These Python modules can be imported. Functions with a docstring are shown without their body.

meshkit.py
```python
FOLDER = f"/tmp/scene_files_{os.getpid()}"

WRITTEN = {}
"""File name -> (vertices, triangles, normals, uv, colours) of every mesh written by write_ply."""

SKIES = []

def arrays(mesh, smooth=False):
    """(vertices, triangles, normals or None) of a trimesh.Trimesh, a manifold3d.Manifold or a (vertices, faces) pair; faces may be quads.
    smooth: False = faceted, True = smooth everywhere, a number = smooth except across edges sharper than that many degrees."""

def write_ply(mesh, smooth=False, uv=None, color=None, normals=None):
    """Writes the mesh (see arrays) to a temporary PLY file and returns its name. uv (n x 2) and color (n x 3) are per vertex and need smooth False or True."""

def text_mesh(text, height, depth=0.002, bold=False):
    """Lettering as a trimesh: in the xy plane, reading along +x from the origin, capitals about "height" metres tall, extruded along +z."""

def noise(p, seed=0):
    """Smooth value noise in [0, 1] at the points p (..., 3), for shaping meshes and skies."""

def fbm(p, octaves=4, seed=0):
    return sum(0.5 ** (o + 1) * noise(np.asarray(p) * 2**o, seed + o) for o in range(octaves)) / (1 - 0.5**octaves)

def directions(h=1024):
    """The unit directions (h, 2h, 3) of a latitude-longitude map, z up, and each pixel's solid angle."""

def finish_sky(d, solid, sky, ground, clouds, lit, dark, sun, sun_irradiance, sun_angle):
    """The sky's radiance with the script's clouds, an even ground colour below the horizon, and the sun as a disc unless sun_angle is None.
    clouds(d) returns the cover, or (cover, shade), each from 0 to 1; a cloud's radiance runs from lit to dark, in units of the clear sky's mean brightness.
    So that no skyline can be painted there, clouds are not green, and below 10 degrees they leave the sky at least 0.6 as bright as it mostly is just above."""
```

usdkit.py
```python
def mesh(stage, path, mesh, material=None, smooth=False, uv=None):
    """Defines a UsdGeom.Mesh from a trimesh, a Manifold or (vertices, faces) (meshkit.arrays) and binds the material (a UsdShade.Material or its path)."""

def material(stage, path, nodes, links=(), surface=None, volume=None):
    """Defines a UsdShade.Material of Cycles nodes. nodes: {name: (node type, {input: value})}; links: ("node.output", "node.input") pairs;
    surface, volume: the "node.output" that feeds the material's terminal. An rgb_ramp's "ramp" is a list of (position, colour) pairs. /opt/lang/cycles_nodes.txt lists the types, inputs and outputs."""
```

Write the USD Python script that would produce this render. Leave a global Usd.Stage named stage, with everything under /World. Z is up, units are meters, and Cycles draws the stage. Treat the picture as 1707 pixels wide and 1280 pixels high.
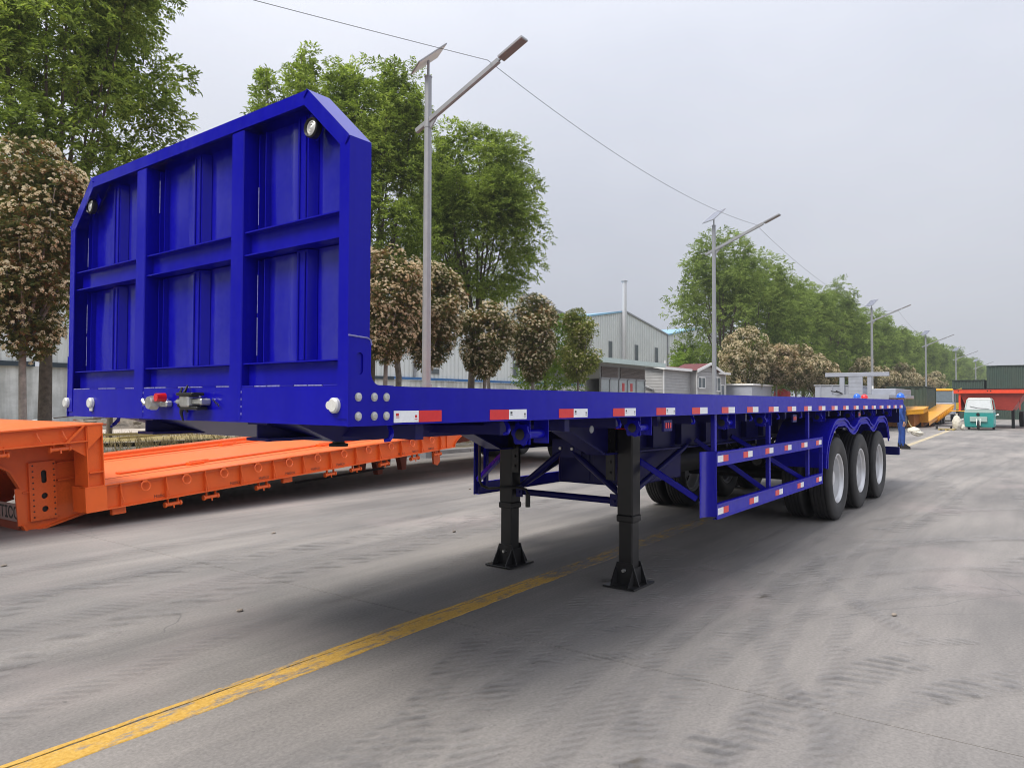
import math, random
import numpy as np, trimesh, usdkit, meshkit, manifold3d
from shapely.geometry import Polygon
from pxr import Usd, UsdGeom, UsdLux, UsdShade, Gf, Sdf, Vt

stage = Usd.Stage.CreateInMemory()
UsdGeom.SetStageUpAxis(stage, "Z"); UsdGeom.SetStageMetersPerUnit(stage, 1.0)
UsdGeom.Xform.Define(stage, "/World"); UsdGeom.Scope.Define(stage, "/World/Looks")

# ------------------------------------------------------------------ camera, sky, sun
YAW, PITCH, ROLL, EYE = 0.6456, 0.0240, 0.0042, 1.4708
cam = UsdGeom.Camera.Define(stage, "/World/Camera")
cam.CreateFocalLengthAttr(24.0); cam.CreateHorizontalApertureAttr(34.146); cam.CreateVerticalApertureAttr(25.576)
cam.CreateClippingRangeAttr(Gf.Vec2f(0.05, 5000)); cam.CreateExposureAttr(0.0)
def cam_axes():
    c, s = math.cos(PITCH), math.sin(PITCH)
    def vec(r, u, d):
        dh, z = c*d - s*u, s*d + c*u
        return np.array([math.cos(YAW)*dh + math.sin(YAW)*r, math.sin(YAW)*dh - math.cos(YAW)*r, z])
    cr, sr = math.cos(ROLL), math.sin(ROLL)
    return vec(cr, sr, 0), vec(-sr, cr, 0), vec(0, 0, 1)
rt, up, fw = cam_axes()
cam.AddTransformOp().Set(Gf.Matrix4d(*rt, 0, *up, 0, *(-fw), 0, 0, 0, EYE, 1))

HAZE = 0.0005
SUN = np.array([-0.56, 0.16, 0.80]); SUN /= np.linalg.norm(SUN)
M_sky = usdkit.material(stage, "/World/Looks/sky", {
    "co": ("texture_coordinate", {}),
    "sky": ("sky_texture", {"sky_type": "single_scattering", "sun_disc": False, "sun_elevation": math.asin(SUN[2]), "sun_rotation": math.atan2(SUN[0], SUN[1]), "altitude": 30.0, "aerosol_density": 2.0}),
    "mp": ("mapping", {"scale": (1.6, 1.6, 3.2)}),
    "n": ("noise_texture", {"scale": 1.1, "detail": 4.0, "roughness": 0.5}),
    "rp": ("rgb_ramp", {"ramp": [(0.25, (6.2, 6.5, 7.35)), (0.75, (7.6, 7.8, 8.5))]}),
    "sp": ("separate_xyz", {}), "el": ("map_range", {"from_min": 0.0, "from_max": 1.0, "to_min": 0.61, "to_max": 1.92, "clamp": True}), "cm": ("mix_color", {"blend_type": "multiply", "fac": 1.0}),
    "mx": ("mix_color", {"fac": 0.94}),
    "bg": ("background_shader", {"strength": 0.105}),
}, [("co.generated", "mp.vector"), ("mp.vector", "n.vector"), ("n.fac", "rp.fac"), ("sky.color", "mx.a"), ("co.generated", "sp.vector"), ("sp.z", "el.value"), ("rp.color", "cm.a"), ("el.result", "cm.b"), ("cm.result", "mx.b"), ("mx.result", "bg.color")], surface="bg.background")
dome = UsdLux.DomeLight.Define(stage, "/World/sky")
UsdShade.MaterialBindingAPI.Apply(dome.GetPrim()).Bind(M_sky)
dome.GetPrim().SetCustomDataByKey("kind", "structure")
sun = UsdLux.DistantLight.Define(stage, "/World/sun_light")
sun.CreateNormalizeAttr(True); sun.CreateIntensityAttr(1.0); sun.CreateAngleAttr(28.0); sun.CreateColorAttr(Gf.Vec3f(1.0, 0.95, 0.88))
zx = SUN; xx = np.cross([0, 0, 1.0], zx); xx /= np.linalg.norm(xx); yx = np.cross(zx, xx)
sun.AddTransformOp().Set(Gf.Matrix4d(*xx, 0, *yx, 0, *zx, 0, 0, 0, 60, 1))

# ------------------------------------------------------------------ mesh and prim helpers
_names = {}
def numbered(parent, name):
    k = (parent, name); n = _names.get(k, 0); _names[k] = n + 1
    return parent + "/" + (name if n == 0 else "%s_%03d" % (name, n))
def P(o): return o if isinstance(o, str) else str(o.GetPath())
def tag(o, label=None, cat=None, group=None, kind=None):
    pr = o if isinstance(o, Usd.Prim) else o.GetPrim()
    for k, v in (("label", label), ("category", cat), ("group", group), ("kind", kind)):
        if v: pr.SetCustomDataByKey(k, v)
    return pr
def thing(name, label=None, cat=None, loc=(0, 0, 0), rz=0.0, ry=0.0, s=None, group=None, kind=None, parent="/World"):
    x = UsdGeom.Xform.Define(stage, numbered(P(parent), name))
    x.AddTranslateOp().Set(Gf.Vec3d(*map(float, loc)))
    if rz: x.AddRotateZOp().Set(float(rz))
    if ry: x.AddRotateYOp().Set(float(ry))
    if s is not None: x.AddScaleOp().Set(Gf.Vec3f(*((s, s, s) if np.ndim(s) == 0 else s)))
    return tag(x, label, cat, group, kind)
def copy_of(src, label, cat, loc, rz=0.0, s=None, group=None):
    r = thing(src.GetName().rstrip("0123456789").rstrip("_"), label, cat, loc, rz, 0, s, group)
    r.GetReferences().AddInternalReference(src.GetPath()); r.SetInstanceable(True)
    return r

_BV = np.array([[sx, sy, sz] for sx in (-1, 1) for sy in (-1, 1) for sz in (-1, 1)], float)
def _bev_template():
    pts = []
    for s in _BV:
        for k in range(3):
            p = s * 0.8; p[k] = s[k]; pts.append(p)
    h = trimesh.convex.convex_hull(np.array(pts))
    idx = [int(np.argmin(((np.array(pts) - v) ** 2).sum(1))) for v in h.vertices]
    return np.array(idx)[h.faces]
_BF = _bev_template()
def tube_arrays(pts, rad, n=10, caps=True):
    pts = np.asarray(pts, float); m = len(pts); rad = np.broadcast_to(np.asarray(rad, float), m)
    t = np.gradient(pts, axis=0); t /= np.maximum(np.linalg.norm(t, axis=1, keepdims=True), 1e-9)
    ref = np.array([0, 0, 1.0]) if abs(t[0, 2]) < 0.9 else np.array([1.0, 0, 0])
    V = []; a = np.linspace(0, 2*np.pi, n, endpoint=False)
    u = np.cross(ref, t[0]); u /= np.linalg.norm(u)
    for i in range(m):
        u = u - t[i]*u.dot(t[i]); u /= np.linalg.norm(u); w = np.cross(t[i], u)
        V.append(pts[i] + rad[i]*(np.cos(a)[:, None]*u + np.sin(a)[:, None]*w))
    V = np.vstack(V); F = []
    for i in range(m-1):
        for j in range(n):
            k = (j+1) % n; A, B, C, D = i*n+j, i*n+k, (i+1)*n+k, (i+1)*n+j
            F += [(A, B, C), (A, C, D)]
    if caps:
        for i, o in ((0, 1), (m-1, 0)):
            c = len(V); V = np.vstack([V, pts[i]])
            for j in range(n):
                k = (j+1) % n
                F.append((c, i*n+k, i*n+j) if o else (c, i*n+j, i*n+k))
    return V, np.array(F)
class MB:
    def __init__(s): s.v, s.f, s.n = [], [], 0
    def add(s, v, f):
        v = np.asarray(v, float); f = np.asarray(f, int)
        s.v.append(v); s.f.append(f + s.n); s.n += len(v); return s
    def mesh(s, m): return s.add(m.vertices, m.faces)
    def box(s, x0, x1, y0, y1, z0, z1, b=0.0):
        c = np.array([(x0+x1)/2, (y0+y1)/2, (z0+z1)/2]); h = np.abs(np.array([x1-x0, y1-y0, z1-z0]))/2
        b = min(b, h.min()*0.6)
        if b <= 0:
            v = c + _BV*h
            return s.add(v, [(0,1,3),(0,3,2),(4,6,7),(4,7,5),(0,4,5),(0,5,1),(2,3,7),(2,7,6),(0,2,6),(0,6,4),(1,5,7),(1,7,3)])
        v = []
        for sg in _BV:
            for k in range(3):
                p = sg*(h-b); p[k] = sg[k]*h[k]; v.append(c+p)
        return s.add(v, _BF)
    def bar(s, p, q, w, h, b=0.0, upv=(0, 0, 1)):
        p, q = np.array(p, float), np.array(q, float); d = q-p; L = np.linalg.norm(d); d /= L
        upv = np.array(upv, float)
        if abs(d.dot(upv)) > .98: upv = np.array([0, 1.0, 0])
        y = np.cross(upv, d); y /= np.linalg.norm(y); z = np.cross(d, y)
        t = MB().box(0, L, -w/2, w/2, -h/2, h/2, b); v = t.v[0]
        return s.add(p + v[:, :1]*d + v[:, 1:2]*y + v[:, 2:]*z, t.f[0])
    def tube(s, pts, r, n=10, caps=True): return s.add(*tube_arrays(pts, r, n, caps))
    def prism(s, poly, a, b, axis="y", holes=()):
        m = trimesh.creation.extrude_polygon(Polygon(poly, holes), abs(b-a), engine="earcut"); v = np.array(m.vertices); f = np.array(m.faces); lo = min(a, b)
        if axis == "y": v = np.stack([v[:, 0], v[:, 2]+lo, v[:, 1]], 1); f = f[:, ::-1]
        elif axis == "x": v = np.stack([v[:, 2]+lo, v[:, 0], v[:, 1]], 1)
        else: v = v + [0, 0, lo]
        return s.add(v, f)
    def lathe(s, prof, c, axis="y", n=32):
        prof = np.asarray(prof, float); a = np.linspace(0, 2*np.pi, n, endpoint=False)
        r, h = prof[:, 0:1], prof[:, 1:2]
        A, B, H = r*np.cos(a), r*np.sin(a), np.repeat(h, n, 1)
        V = {"y": (A, H, B), "x": (H, A, B), "z": (A, B, H)}[axis]
        V = np.stack(V, -1).reshape(-1, 3) + np.array(c, float); F = []
        for i in range(len(prof)-1):
            for j in range(n):
                k = (j+1) % n; q = (i*n+j, i*n+k, (i+1)*n+k, (i+1)*n+j)
                F += [(q[0], q[1], q[2]), (q[0], q[2], q[3])]
        F = np.array(F)
        if axis == "y": F = F[:, ::-1]
        return s.add(V, F)
    def xf(s, fn): s.v = [fn(v) for v in s.v]; return s
    def out(s): return np.vstack(s.v), np.vstack(s.f)
    def build(s, name, mat, parent="/World", smooth=30, **kw):
        m = usdkit.mesh(stage, numbered(P(parent), name), s.out(), mat, smooth=smooth)
        return tag(m, **kw)

# ------------------------------------------------------------------ materials
L = "/World/Looks/"
def plain(name, col, rough=0.6, metal=0.0, spec=0.5, coat=0.0, var=0.08, scale=6.0, dirt=None, dfac=0.0, bump=0.0, bscale=40.0, bdist=0.002, coord="object"):
    lo = tuple(c*(1-var) for c in col); hi = tuple(min(1, c*(1+var)) for c in col)
    nodes = {"tc": ("texture_coordinate", {}) if coord == "object" else ("geometry", {}), "n": ("noise_texture", {"scale": scale, "detail": 5.0, "roughness": 0.6}),
             "r": ("rgb_ramp", {"ramp": [(0.3, lo), (0.7, hi)]}),
             "p": ("principled_bsdf", {"roughness": rough, "metallic": metal, "specular_ior_level": spec, "coat_weight": coat, "coat_roughness": 0.06})}
    o = "tc.object" if coord == "object" else "tc.position"
    links = [(o, "n.vector"), ("n.fac", "r.fac")]; src = "r.color"
    if dirt is not None:
        nodes["dn"] = ("noise_texture", {"scale": scale*0.35, "detail": 8.0, "roughness": 0.7}); nodes["dr"] = ("rgb_ramp", {"ramp": [(0.42, (0, 0, 0)), (0.72, (dfac,)*3)]}); nodes["dm"] = ("mix_color", {"b": dirt})
        links += [(o, "dn.vector"), ("dn.fac", "dr.fac"), ("dr.color", "dm.fac"), (src, "dm.a")]; src = "dm.result"
    links.append((src, "p.base_color"))
    if bump:
        nodes["bn"] = ("noise_texture", {"scale": bscale, "detail": 4.0}); nodes["b"] = ("bump", {"strength": bump, "distance": bdist})
        links += [(o, "bn.vector"), ("bn.fac", "b.height"), ("b.normal", "p.normal")]
    return usdkit.material(stage, L+name, nodes, links, surface="p.BSDF")

M = {}
def gloss_paint(name, col, dust, cap, rough, dfac, bump=0.35, bdist=0.02, ior=1.20):
    return usdkit.material(stage, L+name, {
        "tc": ("texture_coordinate", {}), "g": ("geometry", {}), "n": ("noise_texture", {"scale": 1.6, "detail": 7.0, "roughness": 0.68}), "dr": ("rgb_ramp", {"ramp": [(0.42, (0, 0, 0)), (0.78, (dfac,)*3)]}),
        "ns": ("mapping", {"scale": (14.0, 14.0, 0.9)}), "n2": ("noise_texture", {"scale": 1.0, "detail": 5.0, "roughness": 0.6}), "sr": ("rgb_ramp", {"ramp": [(0.3, (0.86, 0.86, 0.90)), (0.7, (1.10, 1.10, 1.07))]}),
        "mc": ("mix_color", {"a": col, "b": dust}), "mm": ("mix_color", {"blend_type": "multiply", "fac": 1.0}),
        "bm": ("mapping", {"scale": (3.0, 5.0, 1.1)}), "bn": ("noise_texture", {"scale": 1.0, "detail": 2.0}), "b": ("bump", {"strength": bump, "distance": bdist}),
        "fr": ("fresnel", {"IOR": ior}), "mn": ("math", {"math_type": "minimum", "value2": cap}), "rr": ("map_range", {"from_min": 0.3, "from_max": 0.75, "to_min": rough*0.7, "to_max": rough*2.2}),
        "d": ("diffuse_bsdf", {}), "gl": ("glossy_bsdf", {"color": (0.97, 0.97, 1.0)}), "mx": ("mix_closure", {})},
        [("tc.object", "n.vector"), ("n.fac", "dr.fac"), ("dr.color", "mc.fac"), ("tc.object", "ns.vector"), ("ns.vector", "n2.vector"), ("n2.fac", "sr.fac"), ("mc.result", "mm.a"), ("sr.color", "mm.b"), ("mm.result", "d.color"),
         ("tc.object", "bm.vector"), ("bm.vector", "bn.vector"), ("bn.fac", "b.height"), ("b.normal", "d.normal"), ("b.normal", "gl.normal"), ("n.fac", "rr.value"), ("rr.result", "gl.roughness"), ("fr.fac", "mn.value1"), ("mn.value", "mx.fac"), ("d.BSDF", "mx.closure1"), ("gl.BSDF", "mx.closure2")], surface="mx.closure")
M["blue"] = gloss_paint("blue_paint", (0.0050, 0.0040, 0.290), (0.022, 0.020, 0.23), 0.12, 0.14, 0.20, 0.22, ior=1.29)
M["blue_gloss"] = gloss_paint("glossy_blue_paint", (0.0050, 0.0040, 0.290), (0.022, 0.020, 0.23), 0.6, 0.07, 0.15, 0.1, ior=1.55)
M["blue_shaded"] = plain("shaded_chassis_blue", (0.004, 0.0035, 0.095), 0.36, spec=0.25, var=0.10, scale=4, dirt=(0.02, 0.02, 0.06), dfac=0.2)  # chassis blue darkened so the base colour carries the underbody shade
M["weld"] = plain("weld_bead", (0.20, 0.20, 0.42), 0.4, metal=0.3, var=0.4, scale=60)
M["black"] = plain("black_paint", (0.009, 0.009, 0.010), 0.35, spec=.4, var=0.2, scale=8, dirt=(0.04, 0.037, 0.034), dfac=0.3)
M["rubber"] = plain("tyre_rubber", (0.017, 0.017, 0.018), 0.62, spec=0.35, var=0.15, scale=9, dirt=(0.07, 0.065, 0.06), dfac=0.35, bump=0.3, bscale=120, bdist=0.001)
M["rim"] = plain("silver_rim", (0.62, 0.62, 0.63), 0.36, metal=0.55, var=0.05, scale=5)
M["steel"] = plain("zinc_bolt", (0.50, 0.50, 0.48), 0.32, metal=0.8, var=0.2, scale=30)
M["galv"] = plain("galvanised_grey", (0.27, 0.28, 0.295), 0.45, metal=0.25, var=0.08, scale=3)
M["red"] = plain("red_reflective", (0.55, 0.012, 0.015), 0.22, coat=0.3, var=0.06, scale=40)
M["white"] = plain("white_reflective", (0.74, 0.75, 0.76), 0.25, coat=0.3, var=0.05, scale=40)
M["lens"] = plain("white_lens", (0.56, 0.56, 0.53), 0.2, coat=0.4, var=0.08, scale=60)
M["print"] = plain("black_print", (0.02, 0.02, 0.02), 0.5, var=0.05)
M["redprint"] = plain("red_print", (0.5, 0.02, 0.02), 0.5, var=0.05)
M["orange"] = plain("orange_paint", (0.78, 0.115, 0.010), 0.42, coat=0.2, var=0.05, scale=3, dirt=(0.45, 0.10, 0.03), dfac=0.25)
M["orange_deck"] = plain("orange_deck_paint", (0.80, 0.16, 0.035), 0.5, var=0.06, scale=2, dirt=(0.5, 0.17, 0.08), dfac=0.3)
M["orange_rust"] = plain("orange_primer", (0.30, 0.06, 0.025), 0.6, var=0.15, scale=4)
M["plate"] = plain("pale_pink_plate", (0.42, 0.30, 0.27), 0.5, var=0.08)
M["yellow"] = plain("yellow_paint", (0.80, 0.36, 0.012), 0.42, coat=0.2, var=0.05, scale=3, dirt=(0.4, 0.2, 0.03), dfac=0.25)
M["yellow_bright"] = plain("bright_yellow_paint", (0.78, 0.52, 0.02), 0.4, coat=0.2, var=0.05, scale=3)
M["vermilion"] = plain("vermilion_paint", (0.72, 0.055, 0.012), 0.42, coat=0.2, var=0.05, scale=3, dirt=(0.3, 0.03, 0.02), dfac=0.3)
M["maroon"] = plain("red_primer", (0.34, 0.040, 0.028), 0.55, var=0.12, scale=3)
M["grey_primer"] = plain("grey_primer", (0.30, 0.32, 0.37), 0.55, var=0.08, scale=3, dirt=(0.2, 0.2, 0.2), dfac=0.3)
M["container"] = plain("dark_green_paint", (0.030, 0.055, 0.042), 0.5, var=0.12, scale=2, dirt=(0.08, 0.08, 0.06), dfac=0.3)
M["teal"] = plain("teal_paint", (0.02, 0.27, 0.25), 0.35, coat=0.3, var=0.08, scale=4)
M["mint"] = plain("pale_mint_paint", (0.30, 0.40, 0.37), 0.4, coat=0.2, var=0.06, scale=4)
M["helmet_blue"] = plain("blue_helmet", (0.02, 0.13, 0.60), 0.3, coat=0.4, var=0.03)
M["helmet_red"] = plain("red_helmet", (0.60, 0.02, 0.03), 0.3, coat=0.4, var=0.03)
M["coverall"] = plain("blue_coverall", (0.012, 0.05, 0.23), 0.85, var=0.25, scale=9, bump=0.6, bscale=18, bdist=0.02)
M["skin"] = plain("skin", (0.40, 0.22, 0.15), 0.55, var=0.05)
M["sack"] = plain("woven_sack", (0.58, 0.55, 0.47), 0.8, var=0.15, scale=12, bump=0.6, bscale=14, bdist=0.02)
M["brown"] = plain("brown_louvre", (0.14, 0.115, 0.105), 0.6, var=0.12)
M["trim"] = plain("white_trim", (0.72, 0.72, 0.70), 0.5, var=0.05)
M["roof_red"] = plain("red_roof", (0.13, 0.03, 0.032), 0.6, var=0.2, scale=3)
M["dark"] = plain("dark_opening", (0.02, 0.022, 0.025), 0.25, var=0.1)
M["strip_blue"] = plain("blue_flashing", (0.03, 0.12, 0.30), 0.45, var=0.2, scale=2)
M["strip_dark"] = plain("dark_flashing", (0.02, 0.035, 0.05), 0.5, var=0.2, scale=2)
M["roof_blue"] = plain("blue_roof_sheet", (0.22, 0.42, 0.58), 0.4, var=0.12, scale=1)
M["window_grey"] = plain("grey_window", (0.10, 0.115, 0.125), 0.2, var=0.15, scale=3)
M["cladding"] = plain("grey_cladding", (0.64, 0.665, 0.655), 0.5, var=0.05, scale=0.8, dirt=(0.5, 0.53, 0.53), dfac=0.4)
M["siding"] = plain("grey_siding", (0.34, 0.34, 0.34), 0.6, var=0.08, scale=2)
M["canopy"] = plain("pale_green_canopy", (0.42, 0.50, 0.47), 0.5, var=0.06)
M["bark"] = plain("bark", (0.10, 0.078, 0.060), 0.9, var=0.4, scale=9, bump=0.8, bscale=24, bdist=0.02)
M["bark_pale"] = plain("pale_bark", (0.22, 0.19, 0.165), 0.9, var=0.35, scale=9, bump=0.6, bscale=24, bdist=0.02)
M["rubble"] = plain("rubble", (0.26, 0.22, 0.18), 0.9, var=0.45, scale=5, bump=0.8, bscale=12, bdist=0.05)
M["tarp"] = plain("yellow_tarp", (0.34, 0.26, 0.09), 0.6, var=0.15)
M["straw"] = plain("dry_grass_blades", (0.30, 0.23, 0.10), 0.8, var=0.4, scale=2)
M["kerb"] = plain("kerb_concrete", (0.26, 0.25, 0.24), 0.85, var=0.2, scale=4)
M["pv"] = usdkit.material(stage, L+"solar_cells", {"tc": ("texture_coordinate", {}), "b": ("brick_texture", {"offset": 0.0, "color1": (0.06, 0.07, 0.11), "color2": (0.07, 0.08, 0.12), "mortar": (0.35, 0.36, 0.40), "scale": 1.0, "mortar_size": 0.006, "brick_width": 0.13, "row_height": 0.13}), "p": ("principled_bsdf", {"roughness": 0.2, "coat_weight": 0.5})}, [("tc.object", "b.vector"), ("b.color", "p.base_color")], surface="p.BSDF")
M["glass"] = usdkit.material(stage, L+"window_glass", {"t": ("transparent_bsdf", {"color": (0.55, 0.62, 0.62)}), "g": ("glossy_bsdf", {"color": (0.9, 0.9, 0.9), "roughness": 0.03}), "f": ("fresnel", {"IOR": 1.6}), "m": ("mix_closure", {})}, [("f.fac", "m.fac"), ("t.BSDF", "m.closure1"), ("g.BSDF", "m.closure2")], surface="m.closure")

# weathered white block wall: colour mottling, stains that run down
M["whitewash"] = usdkit.material(stage, L+"whitewashed_wall", {
    "g": ("geometry", {}), "m1": ("mapping", {"scale": (0.6, 0.6, 1.0)}), "n1": ("noise_texture", {"scale": 1.6, "detail": 7.0, "roughness": 0.65}), "m2": ("mapping", {"scale": (2.2, 2.2, 0.25)}), "n2": ("noise_texture", {"scale": 1.5, "detail": 5.0}),
    "r1": ("rgb_ramp", {"ramp": [(0.35, (0.50, 0.51, 0.50)), (0.62, (0.70, 0.71, 0.70))]}), "r2": ("rgb_ramp", {"ramp": [(0.40, (0.62, 0.62, 0.60)), (0.6, (1, 1, 1))]}), "x": ("mix_color", {"blend_type": "multiply", "fac": 0.8}), "p": ("principled_bsdf", {"roughness": 0.85})},
    [("g.position", "m1.vector"), ("m1.vector", "n1.vector"), ("g.position", "m2.vector"), ("m2.vector", "n2.vector"), ("n1.fac", "r1.fac"), ("n2.fac", "r2.fac"), ("r1.color", "x.a"), ("r2.color", "x.b"), ("x.result", "p.base_color")], surface="p.BSDF")

# concrete yard: broad dusty patches, streaks of passing wheels, fine grain, pinkish dust
def concrete(name, extra=None):
    nodes = {
        "g": ("geometry", {}),
        "ma": ("mapping", {"rotation": (0, 0, 0.05), "scale": (0.16, 0.95, 1)}), "na": ("noise_texture", {"scale": 1.0, "detail": 6.0, "roughness": 0.62, "distortion": 0.4}),
        "mb": ("mapping", {"rotation": (0, 0, 0.62), "scale": (0.22, 1.5, 1)}), "nb": ("noise_texture", {"scale": 1.3, "detail": 7.0, "roughness": 0.65, "distortion": 0.3}),
        "nc": ("noise_texture", {"scale": 0.33, "detail": 4.0, "roughness": 0.55}),
        "nd": ("noise_texture", {"scale": 55.0, "detail": 5.0, "roughness": 0.7}),
        "ne": ("noise_texture", {"scale": 0.55, "detail": 3.0, "w": 3.0}), "mo": ("mapping", {"location": (31.0, 17.0, 0)}),
        "ra": ("rgb_ramp", {"ramp": [(0.28, (0.198, 0.190, 0.181)), (0.72, (0.318, 0.296, 0.275))]}),
        "rb": ("rgb_ramp", {"ramp": [(0.28, (0.66, 0.66, 0.67)), (0.66, (1.06, 1.055, 1.045))]}),
        "rc": ("rgb_ramp", {"ramp": [(0.30, (0.76, 0.765, 0.78)), (0.68, (1.12, 1.10, 1.085))]}),
        "rd": ("rgb_ramp", {"ramp": [(0.32, (0.74, 0.74, 0.74)), (0.68, (1.16, 1.16, 1.16))]}),
        "re": ("rgb_ramp", {"ramp": [(0.56, (0, 0, 0)), (0.74, (0.42, 0.42, 0.42))]}),
        "x1": ("mix_color", {"blend_type": "multiply", "fac": 0.9}), "x2": ("mix_color", {"blend_type": "multiply", "fac": 1.0}), "x3": ("mix_color", {"blend_type": "multiply", "fac": 0.9}), "x4": ("mix_color", {"b": (0.36, 0.30, 0.285)}),
        "bp": ("bump", {"strength": 0.35, "distance": 0.004}),
        "p": ("principled_bsdf", {"roughness": 0.72, "specular_ior_level": 0.4}),
    }
    links = [("g.position", "ma.vector"), ("ma.vector", "na.vector"), ("g.position", "mb.vector"), ("mb.vector", "nb.vector"), ("g.position", "nc.vector"), ("g.position", "nd.vector"), ("g.position", "mo.vector"), ("mo.vector", "ne.vector"),
             ("na.fac", "ra.fac"), ("nb.fac", "rb.fac"), ("nc.fac", "rc.fac"), ("nd.fac", "rd.fac"), ("ne.fac", "re.fac"),
             ("ra.color", "x1.a"), ("rb.color", "x1.b"), ("x1.result", "x2.a"), ("rc.color", "x2.b"), ("x2.result", "x3.a"), ("rd.color", "x3.b"), ("x3.result", "x4.a"), ("re.color", "x4.fac"),
             ("nd.fac", "bp.height"), ("bp.normal", "p.normal")]
    src = "x4.result"
    nodes.update({"wv": ("noise_texture", {"scale": 1.7, "detail": 5.0}), "wm": ("mix_vector", {"fac": 0.14}), "vo": ("voronoi_texture", {"feature": "distance_to_edge", "scale": 0.34}), "vr": ("map_range", {"from_min": 0.0, "from_max": 0.0012, "to_min": 1.0, "to_max": 0.0, "clamp": True}),
        "vn": ("noise_texture", {"scale": 0.25, "detail": 2.0}), "vk": ("map_range", {"from_min": 0.50, "from_max": 0.56, "clamp": True}), "vm": ("math", {"math_type": "multiply"}), "cx": ("mix_color", {"b": (0.13, 0.125, 0.12)}),
        "sn": ("noise_texture", {"scale": 26.0, "detail": 2.0, "roughness": 0.5}), "sr": ("map_range", {"from_min": 0.70, "from_max": 0.76, "to_max": 0.6, "clamp": True}), "sx2": ("mix_color", {"b": (0.10, 0.095, 0.09)}),
        "pn": ("noise_texture", {"scale": 1.1, "detail": 6.0, "roughness": 0.7}), "pr": ("map_range", {"from_min": 0.60, "from_max": 0.78, "to_max": 0.40, "clamp": True}), "px": ("mix_color", {"b": (0.14, 0.137, 0.135)})})
    links += [("g.position", "wv.vector"), ("g.position", "wm.a"), ("wv.color", "wm.b"), ("wm.result", "vo.vector"), ("vo.distance", "vr.value"), ("g.position", "vn.vector"), ("vn.fac", "vk.value"), ("vr.result", "vm.value1"), ("vk.result", "vm.value2"), (src, "px.a"), ("mo.vector", "pn.vector"), ("pn.fac", "pr.value"), ("pr.result", "px.fac"), ("px.result", "cx.a"), ("vm.value", "cx.fac"),
        ("g.position", "sn.vector"), ("sn.fac", "sr.value"), ("cx.result", "sx2.a"), ("sr.result", "sx2.fac")]
    src = "sx2.result"
    if extra: src = extra(nodes, links, src)
    links.append((src, "p.base_color"))
    return usdkit.material(stage, L+name, nodes, links, surface="p.BSDF")
M["concrete"] = concrete("concrete_yard")
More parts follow.
